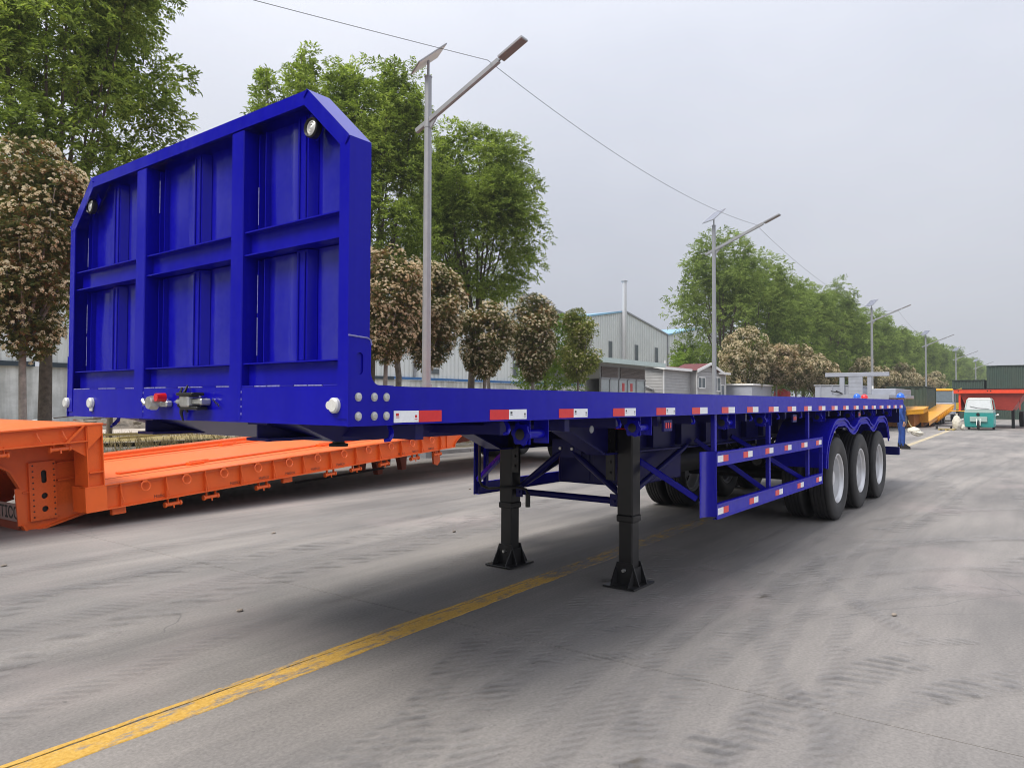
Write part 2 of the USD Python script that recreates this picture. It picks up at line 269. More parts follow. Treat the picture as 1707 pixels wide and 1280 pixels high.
def worn_yellow(nodes, links, src):
    nodes.update({"my": ("mapping", {"scale": (1.0, 2.6, 1)}), "ny": ("noise_texture", {"scale": 5.0, "detail": 9.0, "roughness": 0.78}), "nl": ("noise_texture", {"scale": 0.5, "detail": 3.0}),
                  "sx": ("separate_xyz", {}), "mr": ("map_range", {"from_min": 0.0, "from_max": 9.0, "to_min": 0.085, "to_max": -0.15, "clamp": True}), "ad": ("math", {"math_type": "add"}), "a2": ("math", {"math_type": "multiply_add", "value2": 0.35}),
                  "ry": ("rgb_ramp", {"ramp": [(0.56, (0, 0, 0)), (0.68, (1, 1, 1))]}), "yc": ("rgb_ramp", {"ramp": [(0.3, (0.46, 0.25, 0.035)), (0.7, (0.66, 0.42, 0.10))]}), "xy": ("mix_color", {}), "xf": ("mix_color", {"fac": 0.16, "a": (0, 0, 0)})})
    links += [("g.position", "my.vector"), ("my.vector", "ny.vector"), ("g.position", "nl.vector"), ("g.position", "sx.vector"), ("sx.x", "mr.value"), ("ny.fac", "ad.value1"), ("mr.result", "ad.value2"), ("nl.fac", "a2.value1"), ("ad.value", "a2.value3"), ("a2.value", "ry.fac"), ("nd.fac", "yc.fac"),
              (src, "xy.a"), ("yc.color", "xy.b"), ("ry.color", "xy.fac")]
    return "xy.result"
M["line"] = concrete("worn_yellow_line", worn_yellow)
# tyre tracks: dark rubber film broken by tread blocks; the strip's own coordinates carry the tread
def track_material(name, dark, freq, amount, n0=0.44, n1=0.64):
    return usdkit.material(stage, L+name, {
        "uv": ("uvmap", {"attribute": "st"}), "g": ("geometry", {}), "mu": ("mapping", {"scale": (freq, 1.0, 1)}),
        "w": ("wave_texture", {"wave_type": "bands", "bands_direction": "diagonal", "scale": 1.0, "distortion": 1.2, "detail": 2.0, "detail_scale": 2.0}) ,
        "n": ("noise_texture", {"scale": 3.2, "detail": 9.0, "roughness": 0.72}), "sx": ("separate_xyz", {}),
        "e": ("math", {"math_type": "pingpong", "value2": 0.5}), "er": ("map_range", {"from_min": 0.0, "from_max": 0.16, "clamp": True}),
        "l": ("math", {"math_type": "multiply", "value2": 0.10}), "l2": ("math", {"math_type": "pingpong", "value2": 0.5}), "lr": ("map_range", {"from_min": 0.0, "from_max": 0.2, "clamp": True}),
        "wr": ("map_range", {"from_min": 0.35, "from_max": 0.65, "to_min": 0.15, "to_max": 1.0, "clamp": True}), "nr": ("map_range", {"from_min": n0, "from_max": n1, "clamp": True}),
        "m1": ("math", {"math_type": "multiply"}), "m2": ("math", {"math_type": "multiply"}), "m4": ("math", {"math_type": "multiply", "value2": amount}),
        "t": ("transparent_bsdf", {}), "p": ("principled_bsdf", {"base_color": dark, "roughness": 0.75}), "mx": ("mix_closure", {})},
        [("uv.UV", "mu.vector"), ("mu.vector", "w.vector"), ("g.position", "n.vector"), ("uv.UV", "sx.vector"), ("sx.y", "e.value1"), ("e.value", "er.value"), ("w.fac", "wr.value"), ("n.fac", "nr.value"),
         ("wr.result", "m1.value1"), ("nr.result", "m1.value2"), ("m1.value", "m2.value1"), ("er.result", "m2.value2"), ("m2.value", "m4.value1"), ("m4.value", "mx.fac"), ("t.BSDF", "mx.closure1"), ("p.BSDF", "mx.closure2")], surface="mx.closure")
M["track"] = track_material("tyre_track_film", (0.085, 0.083, 0.082), 1.0, 0.55)
M["track_long"] = track_material("long_track_film", (0.100, 0.095, 0.092), 1.0, 0.24, 0.30, 0.56)
M["track_pale"] = track_material("dusty_track_film", (0.12, 0.115, 0.11), 1.0, 0.42)
M["soil"] = usdkit.material(stage, L+"dry_soil", {
    "g": ("geometry", {}), "n1": ("noise_texture", {"scale": 0.5, "detail": 6.0, "roughness": 0.65}), "n2": ("noise_texture", {"scale": 9.0, "detail": 6.0, "roughness": 0.7}),
    "r": ("rgb_ramp", {"ramp": [(0.30, (0.13, 0.11, 0.07)), (0.45, (0.24, 0.20, 0.13)), (0.58, (0.42, 0.37, 0.31)), (0.75, (0.48, 0.44, 0.38))]}), "r2": ("rgb_ramp", {"ramp": [(0.3, (0.6, 0.6, 0.6)), (0.7, (1.1, 1.1, 1.1))]}), "x": ("mix_color", {"blend_type": "multiply", "fac": 1.0}),
    "b": ("bump", {"strength": 0.8, "distance": 0.05}), "p": ("principled_bsdf", {"roughness": 0.9})},
    [("g.position", "n1.vector"), ("g.position", "n2.vector"), ("n1.fac", "r.fac"), ("n2.fac", "r2.fac"), ("r.color", "x.a"), ("r2.color", "x.b"), ("x.result", "p.base_color"), ("n2.fac", "b.height"), ("b.normal", "p.normal")], surface="p.BSDF")

def leaf_material(name, stops, trans, scale=0.9, rough=0.5):
    return usdkit.material(stage, L+name, {
        "g": ("geometry", {}), "tc": ("texture_coordinate", {}), "n": ("noise_texture", {"scale": scale, "detail": 3.0}), "nf": ("noise_texture", {"scale": 11.0, "detail": 1.0}), "ri": ("math", {"math_type": "multiply_add", "value2": 1.3, "value3": -0.65}), "ad": ("math", {"math_type": "add"}),
        "r": ("rgb_ramp", {"ramp": stops}), "p": ("principled_bsdf", {"roughness": rough, "specular_ior_level": 0.16}), "t": ("translucent_bsdf", {}), "hs": ("hsv", {"saturation": 1.1, "value": 1.35}), "m": ("mix_closure", {"fac": trans})},
        [("tc.object", "n.vector"), ("tc.object", "nf.vector"), ("nf.fac", "ri.value1"), ("n.fac", "ad.value1"), ("ri.value", "ad.value2"), ("ad.value", "r.fac"), ("r.color", "p.base_color"), ("r.color", "hs.color"), ("hs.color", "t.color"), ("p.BSDF", "m.closure1"), ("t.BSDF", "m.closure2")], surface="m.closure")
M["leaf"] = leaf_material("ash_leaves", [(0.24, (0.065, 0.098, 0.018)), (0.5, (0.185, 0.250, 0.046)), (0.8, (0.38, 0.46, 0.11))], 0.52)
M["leaf_far"] = leaf_material("row_tree_leaves", [(0.24, (0.060, 0.092, 0.024)), (0.5, (0.165, 0.228, 0.055)), (0.8, (0.32, 0.40, 0.11))], 0.5, 0.7)
M["leaf_lime"] = leaf_material("young_leaves", [(0.2, (0.10, 0.16, 0.025)), (0.5, (0.20, 0.30, 0.05)), (0.8, (0.32, 0.42, 0.09))], 0.5)
M["leaf_photinia"] = leaf_material("photinia_leaves", [(0.22, (0.050, 0.072, 0.022)), (0.50, (0.125, 0.140, 0.044)), (0.66, (0.20, 0.155, 0.058)), (0.84, (0.28, 0.13, 0.065))], 0.42, 1.4)
M["leaf_photinia_green"] = leaf_material("green_photinia_leaves", [(0.2, (0.08, 0.11, 0.025)), (0.5, (0.20, 0.235, 0.055)), (0.8, (0.36, 0.36, 0.10))], 0.4, 1.4)
M["flower"] = leaf_material("cream_flower_heads", [(0.2, (0.48, 0.39, 0.22)), (0.5, (0.68, 0.58, 0.38)), (0.85, (0.80, 0.74, 0.55))], 0.3, 2.0, 0.8)
M["flower_tan"] = leaf_material("tan_flower_heads", [(0.2, (0.48, 0.35, 0.19)), (0.5, (0.68, 0.55, 0.36)), (0.85, (0.78, 0.70, 0.53))], 0.3, 2.0, 0.8)

# ------------------------------------------------------------------ setting
g = MB(); xs = np.linspace(-300, 900, 13); ys = np.linspace(-500, 600, 12)
gv = [(x, y, -0.044) for x in xs for y in ys]; gf = []
for i in range(len(xs)-1):
    for j in range(len(ys)-1):
        a = i*len(ys)+j; gf += [(a, a+len(ys), a+len(ys)+1), (a, a+len(ys)+1, a+1)]
g.add(gv, gf).build("ground", M["concrete"], smooth=False, kind="structure")
HEAD = math.radians(1.6)
yard = thing("concrete_yard", loc=(3.62, 3.425, 0), rz=1.6, kind="structure")
for i in range(-2, 18):
    for j in range(-5, 2):
        x0, y0 = i*4.95, j*4.9
        y1 = y0 + 4.9
        MB().box(x0+.004, x0+4.946, y0+.004, y1-.004, -0.05, 0.0, 0.0012).build("concrete_slab", M["concrete"], yard, smooth=False)
# yellow line, two strips either side of the joint, their edges ragged with wear
rng0 = np.random.default_rng(4)
for (a, b) in ((-0.148, -0.010), (0.004, 0.036)):
    n = 300; xe = np.linspace(-6, 22, n+1); ea = a + rng0.normal(0, .0035, n+1) + .006*np.sin(xe*1.3) ; eb = b + (rng0.normal(0, .0025, n+1) if b > 0 else 0*xe)
    V = np.concatenate([np.stack([xe, ea-(.004 if b < 0 else .0003), xe*0+.0004], 1), np.stack([xe, ea, xe*0+.004], 1), np.stack([xe, eb, xe*0+.004], 1)]); i = np.arange(n); q = lambda o: [np.stack([i+o, i+o+1, i+o+n+2], 1), np.stack([i+o, i+o+n+2, i+o+n+1], 1)]
    MB().add(V, np.concatenate(q(0)+q(n+1))).build("yellow_line", M["line"], yard, smooth=False)
MB().add([(22.02, -0.15, .004), (110, -0.15, .004), (110, 0.05, .004), (22.02, 0.05, .004)], [(0, 1, 2), (0, 2, 3)]).build("yellow_line", plain("faded_line_paint", (0.46, 0.38, 0.24), 0.8, var=.25, scale=1.5, dirt=(.30, .28, .26), dfac=.6, coord="position"), yard, smooth=False)
# tyre tracks left on the concrete
TR = thing("tyre_tracks", kind="structure")
def track(pts, w, mat, reps, z):
    pts = np.array(pts, float); s = np.linspace(0, 1, len(pts)); q = np.linspace(0, 1, 40)
    from scipy.interpolate import CubicSpline
    c = CubicSpline(s, pts)(q); t = np.gradient(c, axis=0); t /= np.linalg.norm(t, axis=1, keepdims=True); nrm = np.stack([-t[:, 1], t[:, 0]], 1)
    ln = np.r_[0, np.cumsum(np.linalg.norm(np.diff(c, axis=0), axis=1))]
    V, UV, F = [], [], []
    for i in range(40):
        for k in (0, 1):
            p = c[i] + nrm[i]*w*(k-.5); V.append((p[0], p[1], z)); UV.append((ln[i]*reps, float(k)))
    for i in range(39): F += [(2*i, 2*i+1, 2*i+3), (2*i, 2*i+3, 2*i+2)]
    m = usdkit.mesh(stage, numbered(P(TR), "tyre_track"), (np.array(V), np.array(F)), mat, smooth=False, uv=np.array(UV))
_tracks = [
    ([(3.71, 2.32), (4.04, 2.33), (4.31, 2.17), (4.48, 1.91)], .13, 'track', 6), ([(4.66, 2.44), (5.10, 2.32), (5.46, 2.13), (5.82, 1.88)], .17, 'track_pale', 6),
    ([(4.4, 2.3), (4.85, 2.22), (5.2, 2.05), (5.6, 1.75)], .14, 'track_pale', 6), ([(5.74, 2.73), (6.06, 2.53), (6.26, 2.18), (6.4, 1.8)], .17, 'track_pale', 5),
    ([(3.31, 2.29), (3.54, 2.2), (3.78, 1.98), (3.95, 1.7)], .14, 'track_pale', 6), ([(1.6, 2.05), (3.09, 2.32), (4.25, 2.55), (6.82, 2.98)], .22, 'track_pale', 5), ([(1.6, 2.30), (3.09, 2.52), (4.25, 2.75), (6.82, 3.15)], .16, 'track_pale', 5),
    ([(2.0, 1.42), (2.65, 1.47), (3.67, 1.57), (5.41, 1.66), (8.5, 1.7)], .26, 'track_pale', 6), ([(2.5, 1.35), (2.77, 1.23), (3.27, 1.11), (3.76, 0.95), (4.25, 0.85), (4.71, 0.63)], .30, 'track', 4),
    ([(4.14, 0.51), (4.45, 0.36), (4.76, 0.15), (5.1, -.2)], .26, 'track', 4), ([(4.64, 1.04), (4.81, .91), (5.01, .74), (5.3, .4)], .14, 'track_pale', 5), ([(6.41, .91), (6.79, .58), (6.83, .23), (6.9, -.3)], .22, 'track', 4),
    ([(1.7, 2.0), (2.04, 2.18), (2.52, 2.44), (3.11, 2.73), (3.54, 2.86)], .2, 'track', 5), ([(1.9, 1.75), (2.3, 1.95), (2.8, 2.2), (3.4, 2.4)], .2, 'track_pale', 5),
    ([(1.0, 5.7), (1.88, 5.84), (3.28, 6.06), (6.05, 5.88), (9, 6.2)], .4, 'track_pale', 2), ([(0.9, 4.5), (1.5, 4.66), (2.71, 5.0), (4.55, 5.2), (7, 5.3)], .4, 'track_pale', 2),
    ([(8.2, 1.6), (9.2, .8), (9.9, -.2), (10.2, -1.4)], .3, 'track_pale', 4), ([(9.2, 1.6), (11, 1.2), (13, 1.3), (17, 1.9)], .4, 'track_pale', 2), ([(7.5, .4), (9.5, .1), (13, .3), (18, .8)], .4, 'track_pale', 2)]
for (y_, b_, w) in ((1.95, .35, .10), (1.72, .42, .12), (2.35, .22, .09), (1.1, .6, .12), (.75, .75, .14), (5.4, .3, .3), (6.2, .4, .28), (7.1, .2, .3), (4.2, .5, .2)): _tracks.append(([(.4, y_-b_), (3, y_), (7, y_+b_*.7), (14, y_+b_*.6), (24, y_-b_*.5)], w, 'track_long', 5))
for (x_, y_, r_) in ((4.0, -2.0, 3.6), (4.6, -2.2, 4.1), (6.2, -2.6, 4.4), (3.0, -1.4, 2.2), (8.5, -3.0, 5.0)): _tracks.append(([(x_+r_*math.cos(a), y_+r_*math.sin(a)) for a in (2.3, 1.9, 1.5, 1.1, .7)], .15, 'track_long', 6))
for i, (p, w, m, r) in enumerate(_tracks): track(p, w, M[m], r*1.5, .0045 + .0006*i)
# small debris lying on the yard
random.seed(5)
for k, (x, y) in enumerate([(2.9, 4.55), (2.4, 7.4), (6.1, 5.4), (6.4, 4.9), (4.8, 6.9), (6.6, -.35), (5.9, -1.1), (9.2, 7.8), (9.6, 8.0), (5.6, 0.9)]):
    m = trimesh.creation.icosphere(subdivisions=1, radius=.018); v = np.array(m.vertices); v *= [1.5, .9, .5]; v *= 1 + .35*(meshkit.noise(v*60+k*7)[:, None]-.5)
    MB().add(v + [x, y, .010], m.faces).build("clod", M["rubble"], TR, smooth=False)
# verge of dry soil beyond the yard, with kerb
soil = MB(); nx, ny = 110, 34; X = np.linspace(-30, 420, nx)
Y = np.concatenate([[13.75, 14.2], np.linspace(15, 90, ny-2)]); gx, gy = np.meshgrid(X, Y, indexing="ij")
hz = .09 + .16*(meshkit.fbm(np.stack([gx*.35, gy*.35, gx*0], -1), 3, 4)-.3)*np.clip((gy-15)/8, 0, 1)
idx = lambda i, j: i*ny+j
sf = []
for i in range(nx-1):
    for j in range(ny-1): sf += [(idx(i, j), idx(i+1, j), idx(i+1, j+1)), (idx(i, j), idx(i+1, j+1), idx(i, j+1))]
soil.add(np.stack([gx, gy, hz], -1).reshape(-1, 3), sf).build("verge_soil", M["soil"], smooth=True, kind="structure")
kb = thing("kerb", kind="structure")
for k in range(72):
    x0 = -20 + k*1.5
    MB().box(x0+.004, x0+1.496, 13.55, 13.75, -.1, .12, .015).build("kerb_stone", M["kerb"], kb, smooth=False)
MB().box(88.1, 420, 13.55, 13.75, -.1, .12, .015).build("kerb_run", M["kerb"], kb, smooth=False, kind="stuff")
# pale track of concrete beyond the verge
MB().add([(-20, 27.5, .25), (24, 27.5, .25), (24, 31.0, .25), (-20, 31.0, .25)], [(0, 1, 2), (0, 2, 3)]).add([(-20, 27.5, .0), (24, 27.5, .0), (24, 27.5, .25), (-20, 27.5, .25)], [(0, 1, 2), (0, 2, 3)]).build("pale_path", plain("pale_path", (0.50, 0.44, 0.38), 0.9, var=.2, scale=.6, coord="position"), smooth=False, kind="structure")

# ------------------------------------------------------------------ blue flatbed semi-trailer (u along, v across to its left, z up)
T = thing("flatbed_trailer", "empty royal blue flatbed semi-trailer with tall headboard standing on its landing legs", "trailer", (1.82, 2.159, 0))
W, ZB, ZD, LEN = 2.5, 1.373, 1.53, 12.70
B, D = M["blue"], M["blue_shaded"]
def pxf(parent, name): return thing(name, parent=parent)
# headboard
hb = pxf(T, "headboard")
c, zc, zt, dp, lip = 0.262, 2.495, 2.74, 0.11, 0.058
outer = [(0, ZB), (W, ZB), (W, zc), (W-c, zt), (c, zt), (0, zc)]
edge = [(0, 1.53), (0, zc), (c, zt), (W-c, zt), (W, zc), (W, 1.53)]
def inset(pts, d):
    p = Polygon(pts).buffer(-d, join_style=2); return [q for q in list(p.exterior.coords)[:-1]]
full = [(0, 1.40), (0, zc), (c, zt), (W-c, zt), (W, zc), (W, 1.40)]
segs = [("edge_channel", full[0], full[1]), ("edge_channel", full[1], full[2]), ("edge_channel", full[2], full[3]), ("edge_channel", full[3], full[4]), ("edge_channel", full[4], full[5])]
ins = [(lip, 1.40), (lip, zc-lip*.42), (c+lip*.42, zt-lip), (W-c-lip*.42, zt-lip), (W-lip, zc-lip*.42), (W-lip, 1.40)]
web = [(.006, 1.40), (.006, zc-.003), (c+.003, zt-.006), (W-c-.003, zt-.006), (W-.006, zc-.003), (W-.006, 1.40)]
for k in range(5):
    m = MB()
    m.prism([full[k], full[k+1], ins[k+1], ins[k]], 0, .006, "x")
    m.prism([full[k], full[k+1], web[k+1], web[k]], .006, dp-.006, "x")
    m.prism([full[k], full[k+1], ins[k+1], ins[k]], dp-.006, dp, "x")
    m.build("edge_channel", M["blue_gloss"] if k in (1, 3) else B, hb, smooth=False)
for (v, z) in (full[1:5]):
    MB().tube([(-.003, v, z), (-.002, v + (.025 if v < W/2 else -.025), z-.028)], .004, 6).build("weld_seam", B, hb)
# back sheets in pressed panels, recessed behind the frame
posts = [(.718, .812), (1.602, 1.700)]
bays = [(.064, .716), (.814, 1.600), (1.702, W-.064)]
rows = [(1.640, 2.105), (2.225, 2.675)]
for bi, (v0, v1) in enumerate(bays):
    for (z0, z1) in rows:
        mid = (v0+v1)/2 - (.02 if bi != 1 else .01)
        def zcap(v): return min(z1, zc-.06 + (v-.006)*(zt-zc)/c if v < c else (zc-.06 + (W-.006-v)*(zt-zc)/c if v > W-c else z1))
        for (a, b_) in ((v0, mid-.055), (mid+.055, v1)):
            # pressed panel: flat with a shallow folded step, slightly dished
            n = 9; V = []; F = []
            vs = np.linspace(a, b_, n); nz = 7
            for i, v in enumerate(vs):
                zs = np.linspace(z0, zcap(v) if z1 > 2.3 else z1, nz)
                for j, z in enumerate(zs):
                    q = math.sin(math.pi*i/(n-1))*math.sin(math.pi*j/(nz-1))
                    step = .016 if i in (0, n-1) else (0.0)
                    V.append((.088 + step - .003*q + .0012*math.sin(9*v+4*z+bi), v, z))
            for i in range(n-1):
                for j in range(nz-1):
                    k = i*nz+j; F += [(k, k+1, k+nz+1), (k, k+nz+1, k+nz)]
            MB().add(V, np.array(F)[:, ::-1]).build("panel", B, hb, smooth=50)
        zt_ = (zcap(mid) if z1 > 2.3 else z1)
        for dv in (.030, .078):
            MB().box(.060, .100, v1-dv-.005, v1-dv, z0, (zcap(v1-.1) if z1 > 2.3 else z1)-.01).build("panel_flange", B, hb, smooth=False)
        for z_ in np.arange(z0+.03, (zcap(v1-.1) if z1 > 2.3 else z1)-.16, .19):
            if (int(z_*1000)+bi) % 3: MB().tube([(.0585, v1-.0325, z_), (.0585, v1-.0325, z_+.17)], .0022, 5).build("weld_bead", M["weld"], hb)
        # folded stiffener between the two sheets of a bay
        MB().prism([(.100, mid-.055), (.062, mid-.036), (.062, mid+.036), (.100, mid+.055)], z0, zt_, "z").build("stiffener", B, hb, smooth=False)
        for dv in (-.022, .022):
            MB().tube([(.058, mid+dv, z0), (.058, mid+dv, zt_-.01)], .0035, 6).build("weld_seam", B, hb)
MB().box(.103, .107, .01, W-.01, 1.40, 2.30).box(.103, .107, c, W-c, 2.30, zt-.01).build("back_sheet", B, hb, smooth=False)
for (a, b_) in posts:
    MB().box(.002, .10, a, b_, 1.376, zt-.062, .004).build("post", B, hb, smooth=False)
for (v0, v1) in bays:
    m = MB(); e = .004
    m.box(.012, .095, v0, v1, 2.212, 2.218).box(.012, .095, v0, v1, 2.110, 2.116).box(.045, .051, v0, v1, 2.116, 2.212)
    m.build("cross_channel", B, hb, smooth=False)
    m = MB().box(.012, .095, v0, v1, 1.628, 1.634).box(.040, .046, v0, v1, 1.536, 1.628)
    m.build("cross_channel", B, hb, smooth=False)
    for k in range(7):
        va = v0 + (v1-v0)*k/7.0; vb = va + (v1-v0)/7.0*.93
        MB().tube([(.006, va, 1.531), (.006, vb, 1.531)], .0035, 6).build("weld_bead", M["weld"] if (k*7+int(v0*10)) % 3 else B, hb)
for v in (posts[0][0]-.004, posts[1][0]-.004):
    for k in range(9):
        z = 1.39+.016*k
        MB().tube([(.004, v, z), (.004, v, z+.009)], .0028, 6).build("weld_bead", M["weld"] if k % 2 else B, hb)
# side gusset plates with oval hole and curved neck
def gusset(v0, v1):
    arc = [(.112+.045*(1-math.cos(t)), 1.585-.052*math.sin(t)) for t in np.linspace(0, math.pi/2, 8)]
    pl = [(-.002, ZB-.002), (.235, ZB-.002), (.235, 1.532)] + arc[::-1] + [(.112, 1.69), (.106, 1.708), (.094, 1.715), (-.002, 1.72)]
    ov = [(.055+.017*math.cos(t), 1.615+(.026 if math.sin(t) > 0 else -.026)+.017*math.sin(t)) for t in np.linspace(0, 2*math.pi, 20, endpoint=False)]
    return MB().prism(pl, v0, v1, "y", holes=[ov])
for (a, b_) in ((-.0065, -.0005), (W+.0005, W+.0065)):
    gp = gusset(a, b_).build("gusset_plate", B, T, smooth=False)
    vv = a if a < 0 else b_
    MB().tube([(-.002, vv, 1.722), (.05, vv, 1.719), (.092, vv, 1.717), (.108, vv, 1.710), (.114, vv, 1.690)], .0035, 6).build("weld_bead", M["weld"], T)
    MB().box(.03, .08, .0015 if a < 0 else W-.003, .003 if a < 0 else W-.0015, 1.56, 1.67).build("hole_back", M["blue_shaded"], T, smooth=False)
    for u in (.048, .130, .195):
        for z in (1.485, 1.410):
            s = -1 if a < 0 else 1
            bo = MB().lathe([(0, s*.0085), (.0095, s*.0085), (.0135, s*.006), (.0135, s*.003), (.0175, s*.003), (.0175, 0)][::1], (u, vv, z), "y", 6 if False else 12).build("bolt", M["steel"], T)
for z in (1.484, 1.412):
    MB().lathe([(0, -.012), (.014, -.012), (.014, 0)], (.05, W-.012, z), "y", 12).build("bolt", M["steel"], T)
# front bolster
m = MB().box(.004, .012, .006, W-.006, ZB, ZD-.002).box(.012, .09, .006, W-.006, ZB, ZB+.006)
m.build("front_bolster", B, T, smooth=False)
# deck, side rails, rear sill
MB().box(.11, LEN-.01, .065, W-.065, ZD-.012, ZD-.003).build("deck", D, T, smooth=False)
for s in (0, 1):
    y = lambda v: v if s == 0 else W - v
    m = MB()
    m.box(.012, LEN, y(0), y(.006), ZB, ZD).box(.012, LEN, y(.006), y(.07), ZD-.006, ZD).box(.012, LEN, y(.006), y(.07), ZB, ZB+.006)
    m.build("side_rail", B, T, smooth=False)
MB().box(LEN-.006, LEN+.006, .07, W-.07, 1.12, ZD).build("rear_sill", D, T, smooth=False)
MB().box(LEN+.006, LEN+.014, .2, W-.2, 1.16, 1.30).build("rear_light_board", M["red"], T, smooth=False)
# conspicuity tape
def tape(u0, u1, v, z0, z1, first, s, side):
    um = (u0+u1)/2; a, b_ = (v-.0015, v) if side == 0 else (v, v+.0015)
    w_, r_ = ((u0, um), (um, u1)) if first else ((um, u1), (u0, um))
    wt = MB().box(w_[0], w_[1], a, b_, z0, z1).build("white_reflector", M["white"], T, smooth=False)
    MB().box(r_[0], r_[1], a, b_, z0, z1).build("red_reflector", M["red"], T, smooth=False)
    if s and side == 0:
        h = z1-z0; e = a-.0006
        pm = MB().box(w_[0]+.012, w_[0]+.028, e, a, z0+.55*h, z0+.78*h).box(w_[0]+.012, w_[0]+.03, e, a, z0+.40*h, z0+.46*h).box(w_[1]-.022, w_[1]-.010, e, a, z0+.40*h, z0+.62*h).box(w_[1]-.024, w_[1]-.008, e, a, z0+.22*h, z0+.28*h)
        pm.build("print", M["print"] if not first else M["redprint"], wt, smooth=False)
for side in (0, 1):
    v = -.0002 if side == 0 else W+.0002
    tape(.242, .530, v, 1.381, 1.430, True, True, side)
    for k in range(20):
        u = .870 + .602*k
        if u + .3 < LEN: tape(u, u+.300, v, 1.381, 1.430, False, k < 4, side)
# round lamps
def round_lamp(cu, cv, cz, r, d=(-1, 0, 0), base=True):
    hs = MB().lathe([(0, 0), (r*1.15, 0), (r*1.18, -.024), (r*1.05, -.030), (r*.90, -.024), (r*.88, -.012)], (cu, cv, cz), "x", 24).build("lamp_housing", M["black"] if base else M["lens"], T)
    MB().lathe([(r*.90, -.012), (r*.88, -.020), (r*.70, -.024), (r*.64, -.019), (r*.40, -.026), (r*.32, -.020), (r*.12, -.026), (0, -.026)], (cu, cv, cz), "x", 24).build("lens", M["lens"], hs)
round_lamp(.040, .262, 2.588, .036); round_lamp(.040, 2.290, 2.588, .036)
MB().bar((.045, .315, 2.640), (.045, .235, 2.560), .004, .06).build("lamp_bracket", B, T, smooth=False)
MB().bar((.045, 2.235, 2.640), (.045, 2.33, 2.560), .004, .06).build("lamp_bracket", B, T, smooth=False)
for v in (.070, 2.185, W+.005):
    l = MB().lathe([(0, -.020), (.024, -.020), (.030, -.014), (.031, 0)], (.002, v, 1.452), "x", 24).build("marker_reflector", M["lens"], T)
MB().lathe([(0, -.012), (.016, -.012), (.018, 0)], (.002, .100, 1.452), "x", 16).build("marker_reflector", M["lens"], T)
MB().box(-.010, .003, 2.165, 2.195, 1.405, 1.44, .004).build("marker_bracket", M["lens"], T)
# air couplings and electric socket on the bolster
gh = MB().box(-.03, .004, 1.30, 1.44, 1.437, 1.465, .006).lathe([(0, -.07), (.03, -.07), (.036, -.05), (.036, -.03), (.02, -.02), (.02, 0)], (.0, 1.40, 1.456), "x", 18).tube([(-.03, 1.45, 1.452), (-.05, 1.475, 1.455), (-.05, 1.49, 1.47)], .012, 8).build("air_coupling", M["steel"], T)
MB().lathe([(0, -.045), (.02, -.045), (.022, 0)], (-.02, 1.335, 1.483), "x", 14).build("coupling_cap", M["red"], gh)
sk = MB().box(-.07, .004, 1.03, 1.11, 1.438, 1.492, .008).box(-.05, .004, .955, 1.03, 1.448, 1.478, .006).tube([(-.04, 1.11, 1.465), (-.05, 1.16, 1.462)], .010, 8).build("electric_socket", M["steel"], T)
MB().box(-.075, -.01, .99, 1.13, 1.490, 1.505, .004).box(-.060, -.005, .97, 1.12, 1.425, 1.440, .004).build("socket_flap", M["black"], sk)
km = MB()
for k in range(7):
    a = k*2*math.pi/7 + .3; r = .055 + .018*(k % 3)
    km.tube([(-.012, 1.175, 1.462), (-.02, 1.175+.6*r*math.cos(a), 1.462+.6*r*math.sin(a)), (-.008, 1.175+r*.7*math.cos(a), 1.462+r*math.sin(a))], [.014, .008, .004], 6)
km.build("cable_clamp", M["black"], T)
for k in range(5):
    MB().tube([(-.004, .93-.012*k, 1.475-.006*k), (-.01, .92-.012*k, 1.468-.006*k)], .003, 5).build("cable_tie", M["black"], T)
# underbody: skid plate with kingpin, two deep beams, cross members
hull = lambda pts: trimesh.convex.convex_hull(np.array(pts, float))
m = MB().mesh(hull([(.10, .45, ZB-.002), (.10, 2.05, ZB-.002), (.45, .62, 1.272), (.45, 1.88, 1.272), (1.62, .62, 1.272), (1.62, 1.88, 1.272), (1.8, .5, ZB-.002), (1.8, 2.0, ZB-.002)]))
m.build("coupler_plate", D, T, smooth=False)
for v in (.28, 2.22):
    m = MB().mesh(hull([(.10, v-.18, ZB-.001), (.10, v+.18, ZB-.001), (1.6, v-.05, ZB-.04), (1.6, v+.05, ZB-.04), (1.6, v, ZB-.001)])).build("front_brace", D, T, smooth=False)
MB().lathe([(0, 1.199), (.056, 1.199), (.056, 1.214), (.036, 1.220), (.036, 1.232), (.044, 1.24), (.044, 1.275)][::-1], (.99, 1.25, 0), "z", 24).build("kingpin", M["black"], T)
def beam(v):
    bot = [(.10, 1.30), (2.05, 1.30), (2.62, 1.262), (3.12, 1.065), (5.6, 1.04), (LEN-.1, 1.075)]
    web = [(.10, 1.36)] + bot + [(LEN-.1, 1.36)]
    m = MB().prism(web[::-1], v-.005, v+.005, "y"); m.box(.1, LEN-.1, v-.075, v+.075, 1.36, 1.371)
    for a, b_ in zip(bot[:-1], bot[1:]):
        m.bar((a[0], v, a[1]-.007), (b_[0]+.008, v, b_[1]-.007), .17, .014)
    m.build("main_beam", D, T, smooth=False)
    for u in np.arange(3.4, 12.4, .6):
        MB().box(u, u+.006, v-.07, v-.006, 1.07, 1.36).build("beam_stiffener", D, T, smooth=False)
beam(.735); beam(1.765)
for k in range(21):
    u = .45 + .602*k
    if u < LEN-.1:
        MB().box(u, u+.05, .08, W-.08, 1.300, 1.366).build("cross_member", D, T, smooth=False)
